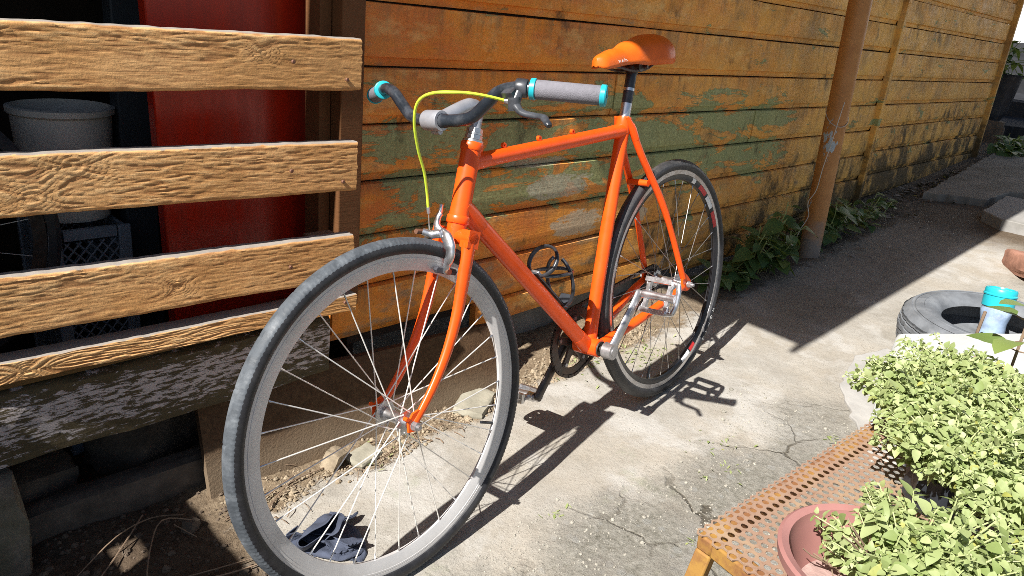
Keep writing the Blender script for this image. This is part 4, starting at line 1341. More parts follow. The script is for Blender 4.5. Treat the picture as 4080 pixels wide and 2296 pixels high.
def pedal(c, y0, sg, fwd, mat, label):
    """fwd: in-plane direction of the platform; axle along y"""
    nrm = fwd.cross(YV).normalized()
    pm = MB()
    Y0, Y1 = y0 + sg * .016, y0 + sg * .108
    L_ = .039
    def pt(a, b_, h=0):
        return c + fwd * a + YV * b_ + nrm * h
    # the cage: a rounded loop, a body round the axle and two cross ribs
    loop = []
    for (a, y) in ((-L_, Y0 + sg * .004), (-L_, Y1 - sg * .016), (-L_ + .010, Y1 - sg * .003), (0, Y1), (L_ - .010, Y1 - sg * .003), (L_, Y1 - sg * .016), (L_, Y0 + sg * .004)):
        loop.append(pt(a, y - 0))
    pm.tube(catmull(loop, 4), .0068, 10, flat=(nrm, 1.55 if False else 1.0))
    for a in (-L_, L_):
        pm.box(pt(a, (Y0 + Y1 - sg * .02) / 2), (1, 1, 1), Matrix((fwd * .012, YV * abs(Y1 - Y0 - sg * .02), nrm * .024)).transposed())
    pm.tube([pt(0, Y0 - sg * .004), pt(0, Y0 + sg * .010), pt(0, (Y0 + Y1) / 2), pt(0, Y1 - sg * .004)], [.0115, .0125, .0095, .0120], 16)
    for y in (Y0 + sg * .009, Y1 - sg * .024):
        pm.box(pt(0, y), (1, 1, 1), Matrix((fwd * (2 * L_), YV * .009, nrm * .013)).transposed())
    # flared arms between body and rail
    for a in (-1, 1):
        pm.tube([pt(a * .008, Y0 + sg * .012), pt(a * L_ * .9, Y0 + sg * .002)], .006, 8)
        pm.tube([pt(a * .006, Y1 - sg * .03), pt(a * L_ * .9, Y1 - sg * .018)], .006, 8)
    o = pm.build('pedal', mat, bike, smooth=35)
    o['label'] = label
    ax_ = MB().tube([c + YV * (y0 - sg * .004), c + YV * (Y0 + sg * .01)], .0078, 12); ax_.build('pedal_axle', MAT['alu_dull'], o)
    rf_ = MB()
    for i in range(6):
        yy = Y0 + (Y1 - sg * .03 - Y0) * (i + .6) / 6
        rf_.tube([pt(L_, yy, .0105), pt(L_, yy, .0125)], .0025, 8)
    rf_.build('grip_stud', MAT['alu'], o)
    return o
pf = V(-.42, 0, .9075)
c, y0 = crank(1, MAT['alu_dull'], 'silver left crank arm'); pedal(c, y0, 1, pf, MAT['alu'], 'silver cage pedal on the left crank')
c, y0 = crank(-1, MAT['steel'], 'dark right crank arm'); pedal(c, y0, -1, V(.97, 0, .24), MAT['alu'], 'silver cage pedal near the ground')
fwheel = MB()
CGN = RH - YV * .046
pr = []
for i in range(18 * 4):
    a = 2 * math.pi * i / 72
    r_ = .037 + (.0026 if i % 4 in (1, 2) else -.0026)
    pr.append((math.cos(a) * r_, math.sin(a) * r_))
fwheel.prism(pr, -.0016, .0016, (CGN, V(1, 0, 0), V(0, 0, 1), YV))
fwheel.tube([CGN - YV * .006, CGN + YV * .012], .026, 24)
fwheel.build('rear_sprocket', MAT['steel'], bike, smooth=30)
# chain as alternating plates
ch = MB()
dv = CRN - RH; dv.y = 0
dist = dv.length; e1c = dv / dist; e2c = V(-e1c.z, 0, e1c.x)
if e2c.z < 0: e2c = -e2c
sb = (RC - .037) / dist; cb_ = math.sqrt(1 - sb * sb)
yv = CRN.y
def cpt(base, r_, a):
    p = base + (e1c * math.cos(a) + e2c * math.sin(a)) * r_
    return V(p.x, yv, p.z)
al = math.acos(sb)
pts = []
st_a = math.pi - al
N1 = 20
for i in range(N1 + 1): pts.append(cpt(CRN, RC, (math.pi - al) - (2 * (math.pi - al)) * i / N1))
N2 = 10
for i in range(N2 + 1): pts.append(cpt(V(0, 0, RT), .037, -(math.pi - al) - (2 * al) * i / N2 + 0))
# walk the loop at link pitch
loop = pts + [pts[0]]
seglen = [(loop[i + 1] - loop[i]).length for i in range(len(loop) - 1)]
tot = sum(seglen); nl = int(tot / .0127) // 2 * 2
def at_len(L_):
    L_ %= tot
    for i, q in enumerate(seglen):
        if L_ <= q: return loop[i].lerp(loop[i + 1], L_ / q)
        L_ -= q
    return loop[-1]
for i in range(nl):
    a, b_ = at_len(tot * i / nl), at_len(tot * (i + 1) / nl)
    d_ = (b_ - a).normalized(); q = d_.cross(YV)
    hw = .0024 if i % 2 else .0034
    c = (a + b_) / 2
    for sg in (1, -1):
        ch.box(c + YV * sg * hw, (1, 1, 1), Matrix((d_ * .0165, YV * .0011, q * .0078)).transposed())
    ch.tube([a - YV * .0042, a + YV * .0042], .0036, 6)
ch.build('chain', MAT['steel'], bike, smooth=0)

# --- bottle cage on the down tube
dd = (dt_b - dt_a).normalized(); dn = V(dd.z, 0, -dd.x)
if dn.x > 0: dn = -dn          # towards the seat tube / up
base_c = dt_a.lerp(dt_b, .60) + dn * .0215
bc = MB()
bc.prism([(-.070, -.010), (.075, -.010), (.075, .010), (-.070, .010)], 0, .004, (base_c, dd, YV, dn))
ctr = base_c + dn * .040
def loopc(t_, tilt, r_=.037, a0=0, a1=360, n=28):
    o = []
    for i in range(n + 1):
        a = R(a0 + (a1 - a0) * i / n)
        o.append(ctr + dd * (t_ + tilt * math.cos(a)) + dn * (-math.cos(a) * r_) + YV * math.sin(a) * r_)
    return o
bc.tube(loopc(-.060, .006, .037), .0052, 8, flat=(dn, .6))
bc.tube(loopc(.030, .050, .037, -160, 160), .0046, 8)
bc.tube(loopc(-.012, -.045, .037, 30, 330), .0046, 8)
bc.box(base_c + dd * .078 + dn * .016, (1, 1, 1), Matrix((dd * .004, YV * .034, dn * .034)).transposed())
cage = bc.build('bottle_cage', MAT['black'], bike, smooth=50)
bcl = MB().box(base_c - dd * .060 + dn * .0065, (1, 1, 1), Matrix((dd * .020, YV * .022, dn * .006)).transposed()); bcl.build('cage_clip', MAT['alu'], cage, bevel=.001)
bcl = MB().box(base_c + dd * .081 + dn * .016, (1, 1, 1), Matrix((dd * .002, YV * .030, dn * .028)).transposed()); bcl.build('cage_foot', MAT['alu'], cage, bevel=.001)
for t_ in (-.032, .032):
    MB().tube([base_c + dd * t_ + dn * .003, base_c + dd * t_ + dn * .008], .004, 8).build('cage_bolt', MAT['alu_dull'], cage)
# ------------------------------------------------------------------ iron post with wire
pz = gz(3.44)
post = tag(empty('iron_post', (3.44, 1.292, pz)), 'rust-brown iron pipe post in front of the shed wall, grey where paint flaked', 'post')
pa, pb2 = V(0, 0, -.02), V(.0, .075, 2.22)
pm = MB()
N_ = 30
pm.tube([pa.lerp(pb2, i / N_) for i in range(N_ + 1)], .047, 28)
pm.build('pipe', MAT['post'], post)
w_ = MB()
pd_ = (pb2 - pa).normalized()
hel = []
for i in range(37):
    a = R(10 * i)
    hel.append(pa + pd_ * (.66 + .045 * math.sin(a + .8)) + V(math.cos(a), math.sin(a), 0) * .0492)
w_.tube(hel, .0015, 6)
w_.build('wire_loop', MAT['wire'], post)
wv = MB()
pts = [(3.375, 1.27, .80), (3.345, 1.265, .74), (3.335, 1.27, .62), (3.320, 1.275, .52), (3.318, 1.28, .42), (3.31, 1.30, .36), (3.325, 1.29, .30), (3.30, 1.30, .245)]
wv.tube(catmull(pts, 6), .0018, 6)
wv.tube(catmull([(3.30, 1.30, .245), (3.25, 1.29, .215), (3.20, 1.28, .185), (3.165, 1.29, .205), (3.09, 1.30, .175)], 6), .0026, 6)
tag(wv.build('dangling_wire', MAT['wire']), 'thin white wire dangling beside the post into the weeds', 'wire')

# ------------------------------------------------------------------ leaves
def leaf_shape(L, W, fold=.25, curl=.25, n=5, tip=1.0, lobe=0):
    """pointed-oval leaf along +x, folded on its midrib"""
    vs_, fs = [], []
    for i in range(n + 1):
        t_ = i / n
        w = W * .5 * (math.sin(math.pi * t_ ** (.75 * tip)) ** .8) if 0 < t_ < 1 else .0006
        if lobe and 0 < t_ < 1: w *= 1 + lobe * (1 if i % 2 else -1)
        z = -curl * L * t_ * t_
        vs_ += [V(t_ * L, -w, z + fold * w), V(t_ * L, 0, z), V(t_ * L, w, z + fold * w)]
    for i in range(n):
        for j in (0, 1):
            fs.append((i * 3 + j, (i + 1) * 3 + j, (i + 1) * 3 + j + 1, i * 3 + j + 1))
    return vs_, fs
def orient(pos, d_, up2, sc=1.0):
    x = d_.normalized(); y = up2.cross(x)
    if y.length < 1e-4: y = x.orthogonal()
    y.normalize(); z = x.cross(y)
    return Matrix(((x.x * sc, y.x * sc, z.x * sc, pos.x), (x.y * sc, y.y * sc, z.y * sc, pos.y), (x.z * sc, y.z * sc, z.z * sc, pos.z), (0, 0, 0, 1)))

# weeds along the foot of the wall
def weed(name, loc, label, nst, spread, hmax, lsz, seed, along=1.0):
    rr = random.Random(seed)
    root = tag(empty(name, loc), label, 'weed', 'weeds along the foot of the shed wall')
    shapes = [MB().add(*leaf_shape(1, .82, .18, c_, 7, .9, .05)).mesh('leaf', MAT['weed'], 60) for c_ in (.1, .3, .5)]
    sm_ = MB()
    for i in range(nst):
        a = rr.uniform(0, 2 * math.pi); d0 = rr.uniform(0, 1) ** .6
        bx, by = math.cos(a) * spread * along * d0, math.sin(a) * spread * .30 * d0
        h = hmax * rr.uniform(.25, 1.0) * (1 - .35 * d0)
        lean = V(rr.uniform(-.10, .10), rr.uniform(-.10, .03), 0)
        p0 = V(bx * .8, by * .8, gz(loc[0] + bx) - loc[2]); p2 = V(bx, by, p0.z + h) + lean
        p1 = p0.lerp(p2, .5) + V(rr.uniform(-.02, .02), rr.uniform(-.02, .02), .02)
        path = catmull([p0, p1, p2], 5)
        sm_.tube(path, .0022, 5)
        for k_ in range(rr.randint(3, 5)):
            q = path[int((.35 + .65 * rr.random()) * (len(path) - 1))]
            b_ = rr.uniform(0, 6.3)
            dr = V(math.cos(b_), math.sin(b_) * .8 - .35, rr.uniform(-.45, .30))
            sz = lsz * rr.uniform(.5, 1.15)
            base = q + dr.normalized() * .02
            sm_.tube([q, base], .0012, 4)
            link('leaf', rr.choice(shapes), root, orient(base, dr, V(rr.uniform(-.3, .3), rr.uniform(-.7, .1), 1), sz))
    kind(sm_.build('stems', MAT['stem_green'], root), 'stuff')
    return root
weed('broadleaf_weed', (2.78, 1.36, gz(2.78)), 'low clump of broad dark leaves right behind the rear wheel', 15, .17, .13, .075, 11)
weed('broadleaf_weed', (3.12, 1.35, gz(3.12)), 'tall leafy weed climbing the boards left of the iron post', 24, .22, .34, .085, 12)
weed('broadleaf_weed', (3.70, 1.36, gz(3.70)), 'leafy weed with large round leaves right of the iron post', 19, .26, .26, .090, 13)
weed('broadleaf_weed', (4.25, 1.36, gz(4.25)), 'small-leaved weed at the foot of the batten beyond the post', 18, .30, .17, .055, 14)
weed('broadleaf_weed', (7.3, 1.35, gz(7.3)), 'leafy weed in the shade beyond the far end of the shed', 22, .42, .20, .10, 15)
# dead leaves and twigs beside the far wall
lt = MB()
lr = random.Random(5)
for i in range(650):
    x = lr.uniform(3.4, 6.2); y = 1.47 - abs(lr.gauss(0, .12)) - .02 * (x - 3.4)
    L_ = lr.uniform(.02, .055)
    vs_, fs = leaf_shape(L_, L_ * lr.uniform(.25, .5), .3, lr.uniform(-.3, .4), 3)
    a = lr.uniform(0, 6.3)
    mw = orient(V(x, y, gz(x) + lr.uniform(.004, .03)), V(math.cos(a), math.sin(a), lr.uniform(-.3, .3)), V(lr.uniform(-.5, .5), lr.uniform(-.5, .5), 1))
    lt.add([mw @ p for p in vs_], fs)
kind(lt.build('leaf_litter', MAT['litter'], smooth=60), 'stuff')['label'] = 'dead leaves littering the soil along the far wall'
# grass and tiny weeds sprouting on the path
gm_ = MB()
for (cx, cy, s2, n_) in ((1.93, 1.22, .10, 90), (1.80, 1.30, .08, 60), (1.72, .76, .05, 22), (1.62, .70, .04, 14), (1.17, .86, .02, 10), (1.33, .60, .012, 6), (1.98, .55, .02, 16), (1.02, 1.31, .05, 26), (2.02, 1.18, .05, 40)):
    for i in range(n_):
        x, y = cx + lr.gauss(0, s2), cy + lr.gauss(0, s2 * .6)
        L_ = lr.uniform(.006, .020)
        a = lr.uniform(0, 6.3)
        vs_, fs = leaf_shape(L_, L_ * lr.uniform(.2, .5), .2, lr.uniform(-.1, .5), 2)
        mw = orient(V(x, y, ground_z(x, y) + .001), V(math.cos(a), math.sin(a), lr.uniform(.1, 1.2)), V(0, 0, 1))
        gm_.add([mw @ p for p in vs_], fs)
kind(gm_.build('path_weeds', MAT['herb'], smooth=60), 'stuff')['label'] = 'tiny weeds sprouting from the concrete path'

# ------------------------------------------------------------------ car tyre, jar, slabs
tc = V(2.86, .405, gz(2.86))
tyre = tag(empty('car_tyre', tc), 'old dusty car tyre lying flat on the path', 'tyre')
tyre.rotation_euler = (0, R(-3.5), 0); tyre.scale = (1, 1, .88)
prof = [(.165, .030), (.172, .012), (.205, .004), (.245, .006), (.272, .022), (.286, .045)]
tread = []
for i in range(5):
    z = .050 + i * .022
    tread += [(.292 - .003 * abs(i - 2), z), (.292 - .003 * abs(i - 2), z + .016), (.284 - .003 * abs(i - 2), z + .0175), (.284 - .003 * abs(i - 2), z + .0205)]
prof += tread[:-2] + [(.286, .145), (.272, .168), (.262, .178), (.258, .176), (.240, .186), (.215, .187), (.190, .180), (.172, .166), (.165, .155), (.180, .150), (.225, .145), (.262, .120), (.262, .070), (.225, .042), (.180, .038)]
def tmod(i, j):
    return (.002 if (i % 6 == 0) else 0) if 20 < j < 32 else 0
MB().lathe(prof, n=144, closed=True, mod=lambda i, j: (-.0035 if (i % 5 == 0 and 6 <= j <= 24) else 0)).build('tyre_casing', MAT['car_tyre'], tyre, smooth=38)
for (r0, zz) in ((.222, .1865), (.250, .182)):
    MB().lathe([(r0, zz), (r0 + .0015, zz + .0022), (r0 + .003, zz)], n=100).build('sidewall_ridge', MAT['car_tyre'], tyre)

jar = tag(empty('plastic_jar', (2.86, .412, gz(2.86))), 'cloudy blue plastic jar with a teal lid standing in the car tyre', 'jar')
jar.rotation_euler = (R(-4), R(7), 0); jar.scale = (.86, .86, .84)
MB().lathe([(0, .0), (.040, .0), (.046, .010), (.048, .10), (.046, .170), (.052, .195), (.054, .215), (.050, .238), (.040, .246), (0, .246)], n=40).build('jar_body', MAT['water_jar'], jar)
MB().lathe([(.0545, .232), (.0560, .234), (.0560, .276), (.0585, .279), (.0585, .284), (.0555, .287), (.0555, .300), (.052, .306), (.046, .306), (.044, .301), (0, .301)], n=48).build('lid', MAT['teal'], jar)
stk = MB().tube([(2.74, .44, gz(2.74) + .0), (2.735, .435, gz(2.74) + .12), (2.73, .43, gz(2.74) + .215)], .005, 8)
tag(stk.build('plant_stick', MAT['twig']), 'thin brown stick standing in the tyre beside the jar', 'stick')

def slab(name, poly, z0, z1, mat, label, cat, jag=0.0, k_=None, bevel=.004):
    """flat slab with an uneven outline; heights follow the sloping path"""
    P_ = []
    n = len(poly); rr = random.Random(len(name) + int(poly[0][0] * 100))
    for i in range(n):
        a, b_ = V(*poly[i], 0), V(*poly[(i + 1) % n], 0)
        m_ = max(1, int((b_ - a).length / .03)) if jag else 1
        for q in range(m_):
            p = a.lerp(b_, q / m_)
            P_.append((p.x + rr.uniform(-jag, jag), p.y + rr.uniform(-jag, jag)))
    m_ = MB()
    n = len(P_)
    vs_ = [V(x, y, gz(x) + z0) for x, y in P_] + [V(x, y, gz(x) + z1) for x, y in P_]
    fs = [tuple(range(n))[::-1], tuple(range(n, 2 * n))] + [(i, (i + 1) % n, n + (i + 1) % n, n + i) for i in range(n)]
    o = m_.add(vs_, fs).build(name, mat, smooth=30, bevel=bevel)
    if k_: kind(o, k_)
    else: tag(o, label, cat)
    return o
slab('white_block', [(2.210, .534), (2.560, .248), (2.69, .02), (2.45, -.08), (2.30, .17), (2.055, .503)], -.03, .262, MAT['white_slab'], 'whitewashed masonry block between the herbs and the car tyre', 'block', .002, None, .008)
slab('cement_patch', [(2.535, .724), (2.70, .66), (2.45, .40), (2.05, .30), (1.95, .45), (2.17, .588), (2.27, .66), (2.36, .69)], -.01, .007, MAT['pale_conc'], 'x', 'x', .010, 'structure', .003)
slab('paving_slab', [(4.83, .925), (5.35, .93), (5.35, .20), (4.70, .20), (4.72, .80)], -.02, .060, MAT['dark_slab'], 'pale concrete paving slab half in the sun beyond the car tyre', 'slab', .004)
slab('paving_slab', [(5.05, 1.30), (6.9, 1.38), (7.1, .75), (5.75, .72), (5.55, .95), (5.20, 1.0)], -.02, .045, MAT['dark_conc'], 'large rough grey slab in the shade at the far corner of the shed', 'slab', .01)
slab('stone_step', [(8.15, 2.3), (9.2, 2.4), (9.4, .6), (8.3, .75)], -.05, .10, MAT['bank'], 'dark stone step beyond the end of the shed', 'step', .02)
slab('stone_step', [(8.9, 2.6), (9.9, 2.6), (9.9, .6), (9.0, .75)], -.05, .24, MAT['bank'], 'upper dark stone step at the foot of the retaining wall', 'step', .02)
stone('red_stone', (4.05, .50, gz(4.05) + .035), (.16, .10, .05), (.05, .1, .5), 17, MAT['red_stone'], 'reddish brick-like stone at the right edge of the picture', 'stone')
weed('path_weed', (4.42, .56, gz(4.42)), 'small pale weed in the sun at the right edge', 7, .09, .10, .05, 18)

# ------------------------------------------------------------------ behind the end of the shed
def rough_wall(name, x, y0, y1, z0, z1, amp, sc, mat, label, thick=.4):
    ny_, nz_ = 48, 36
    vs_ = []
    for i in range(ny_ + 1):
        for j in range(nz_ + 1):
            y = y0 + (y1 - y0) * i / ny_; z = z0 + (z1 - z0) * j / nz_
            vs_.append(V(x + amp * fbm(V(y * sc, z * sc, x), 4) + (z - z0) * .12, y, z + (.05 * noise.noise(V(y * 2, 0, 0)) if j == nz_ else 0)))
    k = nz_ + 1
    fs = [(i * k + j, i * k + j + 1, (i + 1) * k + j + 1, (i + 1) * k + j) for i in range(ny_) for j in range(nz_)]
    n0 = len(vs_)
    m_ = MB().add(vs_, fs)
    m_.box((x + thick + .3, (y0 + y1) / 2, (z0 + z1) / 2 - .02), (thick, y1 - y0, z1 - z0))
    o = m_.build(name, mat, smooth=60)
    tag(o, label, 'wall')
    return o
rough_wall('retaining_wall', 9.8, -3.5, 6.0, -.3, 1.25, .10, 2.2, MAT['bank'], 'dark rough retaining wall far behind the end of the shed')
rough_wall('house_wall', 14.5, -6, 9, 0, 6.0, .02, 1.5, MAT['far_white'], 'bright whitewashed wall in the top right corner')
pot = tag(empty('plant_bag', (7.85, 1.73, .535)), 'tall black plant bag on the stump beyond the shed', 'plant pot')
MB().lathe([(0, 0), (.13, 0), (.17, .10), (.20, .38), (.215, .40), (.20, .40), (.19, .36), (0, .36)], n=30, mod=lambda i, j: .008 * math.sin(i * 2.3 + j)).build('bag', MAT['bag'], pot)
pr_ = random.Random(3)
shp = [MB().add(*leaf_shape(1, .5, .2, c_, 5)).mesh('leaf', MAT['weed'], 60) for c_ in (.2, .5)]
stm = MB()
for i in range(60):
    a = pr_.uniform(0, 6.3); el = pr_.uniform(.1, 1.3)
    d_ = V(math.cos(a) * math.cos(el), math.sin(a) * math.cos(el), math.sin(el))
    q = V(0, 0, .38) + d_ * pr_.uniform(.10, .32)
    stm.tube(catmull([V(0, 0, .36), V(0, 0, .38) + d_ * .1 + V(0, 0, .06), q], 3), .003, 4)
    for k_ in range(2):
        b_ = pr_.uniform(0, 6.3)
        link('leaf', pr_.choice(shp), pot, orient(q, V(math.cos(b_), math.sin(b_), pr_.uniform(-.6, .3)), V(0, 0, 1), pr_.uniform(.07, .13)))
kind(stm.build('stems', MAT['stem_green'], pot), 'stuff')
stone('tree_stump', (7.85, 1.71, gz(7.85) + .075), (.15, .16, .10), (0, .05, .3), 23, MAT['stone'], 'brown split stump under the black plant bag', 'stump')

# ------------------------------------------------------------------ perforated metal bench
bench = tag(empty('metal_bench', (1.1, .2, gz(1.1))), 'low rusty yellow bench with a perforated sheet top carrying the herbs', 'bench')
BH = .45
A_ = V(.832, .364, 0); ex_ = V(.9935, -.1135, 0).normalized()
ey_ = V(-.20, -.98, 0).normalized()
LB, WBn = .92, .315
ezb = V(0, 0, 1)
def bpnt(s2, t2, h=0):
    p = A_ + ex_ * s2 + ey_ * t2
    return V(p.x, p.y, gz(p.x) + BH + h) - V(1.1, .2, gz(1.1))
sh = MB()
pit = .0152; hr = .0054
rows = int(LB / pit); cols = int(WBn / (pit * .866))
cell = []
for k in range(12):
    a = 2 * math.pi * k / 12
    # hexagon boundary sample (pointy in t direction)
    rr_ = (pit / 2) / max(abs(math.cos(a - math.floor((a + math.pi / 6) / (math.pi / 3)) * math.pi / 3)), .5)
    cell.append(((math.cos(a) * hr, math.sin(a) * hr), (math.cos(a) * rr_, math.sin(a) * rr_)))
TH = .0016
for j in range(cols + 1):
    for i in range(rows + 1):
        s0 = i * pit + (pit / 2 if j % 2 else 0); t0 = j * pit * .866
        if s0 > LB: continue
        n0 = len(sh.v)
        for (hc, oc) in cell:
            sh.v += [bpnt(s0 + hc[0], t0 + hc[1]), bpnt(s0 + oc[0], t0 + oc[1]), bpnt(s0 + hc[0], t0 + hc[1], -TH), bpnt(s0 + oc[0], t0 + oc[1], -TH)]
        for k in range(12):
            a, b_ = n0 + 4 * k, n0 + 4 * ((k + 1) % 12)
            sh.f += [[a, a + 1, b_ + 1, b_], [a + 2, b_ + 2, b_ + 3, a + 3], [a, b_, b_ + 2, a + 2]]
sh.build('perforated_sheet', MAT['bench_sheet'], bench, smooth=0)
def sqbar(name, a, b_, w, mat, drop=.0):
    d_ = (b_ - a); L_ = d_.length; d_.normalize()
    sx = d_.cross(V(0, 0, 1)).normalized() if abs(d_.z) < .8 else V(1, 0, 0)
    sy = sx.cross(d_)
    m_ = MB().box((a + b_) / 2, (1, 1, 1), Matrix((d_ * L_, sx * w, sy * w)).transposed())
    return m_.build(name, mat, bench, bevel=.003)
tb = .024; hz = -TH - tb / 2 - .0006
o_ = .004
c00, c10, c11, c01 = bpnt(-o_, -o_, hz), bpnt(LB + o_, -o_, hz), bpnt(LB + o_, WBn, hz), bpnt(-o_, WBn, hz)
sqbar('frame_bar', c00 + ey_ * .0125 + ex_ * 0, c10 + ey_ * .0125, tb, MAT['bench_frame'])
sqbar('frame_bar', c00 + ex_ * .0125 + ey_ * .025, c01 + ex_ * .0125 - ey_ * .012, tb, MAT['bench_frame'])
sqbar('frame_bar', c10 - ex_ * .0125 + ey_ * .025, c11 - ex_ * .0125 - ey_ * .012, tb, MAT['bench_frame'])
rb_ = MB().tube([c01 + V(0, 0, .034), c11 + V(0, 0, .034)], .0115, 14)
rb_.build('edge_tube', MAT['rust_bar'], bench)
ap = MB().prism([(-.0, 0), (.11, 0), (.11, -.05), (-.0, -.06)], 0, .002, (bpnt(.33, WBn + .013, .020), ex_, (ey_ - ezb * .9).normalized() * -1, V(0, 0, 1)))
ap.build('edge_flap', MAT['rust_bar'], bench)
for (c, sx_, sy_) in ((c00, -1, -1), (c10, 1, -1), (c11, 1, 1), (c01, -1, 1)):
    top = c + ex_ * (.012 * -sx_) + ey_ * (.012 * -sy_) + V(0, 0, -.012)
    ft = top + ex_ * (.055 * sx_) + ey_ * (.045 * sy_)
    xw = ft.x + 1.1
    ft.z = gz(xw) - gz(1.1) - .004
    sqbar('leg', top, ft, tb, MAT['bench_frame'])

# ------------------------------------------------------------------ pots and herbs on the bench
def bench_z(x):
    return gz(x) + BH + .0005
def on_bench(s2, t2):
    p = A_ + ex_ * s2 + ey_ * t2
    return V(p.x, p.y, bench_z(p.x))
def herb(root, base, n_st, spread, height, lean, lsz, seed, n_single, mat, balm=0, tip_bias=.0, single_mesh=None):
    rr = random.Random(seed)
    lv_ = []
    sm_ = MB()
    for i in range(int(n_st * 1.2)):
        a = rr.uniform(0, 6.283); d0 = math.sqrt(rr.random())
        p0 = base + V(math.cos(a), math.sin(a), 0) * spread * .25 * d0
        h = height * rr.uniform(.5, 1.0) * (1.3 if rr.random() < .12 else 1)
        p2 = base + V(math.cos(a) * spread * d0, math.sin(a) * spread * d0, h * (1 - .35 * d0 * d0)) + lean * rr.uniform(.4, 1)
        p1 = p0.lerp(p2, .5) + V(rr.uniform(-.01, .01), rr.uniform(-.01, .01), h * .16)
        path = catmull([p0, p1, p2], 6)
        sm_.tube(path, [.0016 - .0009 * q / (len(path) - 1) for q in range(len(path))], 4, caps=False)
        nodes = rr.randint(9, 13)
        rot = rr.uniform(0, 6.3)
        for q in range(nodes):
            t_ = .22 + .78 * q / (nodes - 1)
            f_ = t_ * (len(path) - 1); k_ = min(int(f_), len(path) - 2)
            c = path[k_].lerp(path[k_ + 1], f_ - k_)
            T_ = (path[k_ + 1] - path[k_]).normalized()
            e1_ = T_.orthogonal().normalized(); e2_ = T_.cross(e1_)
            rot += math.pi / 2
            sz0 = lsz * .78 * (1.15 - .6 * t_) * rr.lognormvariate(-.08, .34)
            for sgn in (0, math.pi):
                dr = (e1_ * math.cos(rot + sgn) + e2_ * math.sin(rot + sgn)) + T_ * rr.uniform(-.1, .9) + V(0, 0, rr.uniform(-.45, .25))
                lv_.append((c + dr.normalized() * .003, dr, sz0 * rr.uniform(.85, 1.15)))
            if q == nodes - 1:
                for e in range(3):
                    b_ = rr.uniform(0, 6.3)
                    lv_.append((c, e1_ * math.cos(b_) + e2_ * math.sin(b_) + T_ * 1.1, sz0 * .55))
            elif rr.random() < .35:
                b_ = rr.uniform(0, 6.3)
                lv_.append((c, e1_ * math.cos(b_) + e2_ * math.sin(b_) + T_ * .8, sz0 * .5))
    sm_.xf(lambda p: p - root.location)
    kind(sm_.build('stems', MAT['stem_pale'], root), 'stuff')
    lv_.sort(key=lambda q: -q[2] / (q[0] - CAM).length)
    shapes = [leaf_shape(1, w, .22, c_, 5, .85) for w, c_ in ((.72, .15), (.66, .32), (.80, .05), (.62, .45))]
    ms = [MB().add(*s2).mesh('leaf', mat, 60) for s2 in shapes]
    fm = MB()
    for i, (p, dr, sz) in enumerate(lv_):
        mw = orient(p - root.location, dr, V(rr.uniform(-.8, .6) - .2, rr.uniform(-.7, .7), 1), sz)
        if i < n_single:
            link('leaf', rr.choice(ms), root, mw)
        else:
            s2 = shapes[rr.randrange(4)]
            fm.add([mw @ q for q in s2[0]], s2[1])
    if fm.v:
        kind(fm.build('small_leaves', mat, root, smooth=60), 'stuff')
    return root
def bag_pot(name, pos, r_, h, label):
    root = tag(empty(name, pos), label, 'potted herb', 'herbs on the metal bench')
    MB().lathe([(0, 0), (r_ * .82, 0), (r_ * .95, .012), (r_, h * .6), (r_ * 1.04, h), (r_ * .98, h + .004), (r_ * .94, h - .004), (r_ * .9, h * .86)], n=28, mod=lambda i, j: .004 * math.sin(i * 1.9 + j * 1.3) * (1 if 1 < j < 6 else 0)).build('bag', MAT['bag'], root)
    MB().lathe([(0, h * .90), (r_ * .5, h * .88), (r_ * .93, h * .86)], n=20).build('potting_soil', MAT['soil'], root)
    return root
# the wide pink pot at the near end
PP = V(.835, .150, bench_z(.835))
pot1 = tag(empty('pink_pot', PP), 'wide faded pink pot of herbs at the near end of the bench', 'potted herb', 'herbs on the metal bench')
MB().lathe([(0, 0), (.078, 0), (.084, .006), (.103, .070), (.112, .072), (.114, .084), (.110, .087), (.101, .084), (.098, .070), (.080, .026), (0, .022)], n=64).build('pot', MAT['pot'], pot1, smooth=40)
MB().lathe([(0, .030), (.05, .028), (.081, .0265)], n=32).build('pot_bottom_soil', simple('dusty_pot_soil', (.40, .27, .24), .95, 0, .25, 40, .2, bump=.5), pot1)
tw = MB()
trn = random.Random(9)
for i in range(9):
    a = trn.uniform(1.6, 4.6)
    p0 = V(.0 + trn.uniform(-.01, .03), trn.uniform(-.03, .02), .03); p2 = p0 + V(math.cos(a) * trn.uniform(.05, .11), math.sin(a) * .06, trn.uniform(.03, .10))
    tw.tube(catmull([p0, p0.lerp(p2, .5) + V(0, 0, trn.uniform(.0, .025)), p2], 4), .0012, 5)
    for k_ in range(3):
        q = p0.lerp(p2, trn.uniform(.4, 1)); b_ = trn.uniform(0, 6.3)
        tw.tube([q, q + V(math.cos(b_), math.sin(b_), .7) * trn.uniform(.01, .025)], .0008, 4)
tw.build('dead_twigs', MAT['twig'], pot1)
herb(pot1, PP + V(.040, -.032, .03), 115, .140, .118, V(.024, -.026, 0), .0205, 21, 150, MAT['herb'])
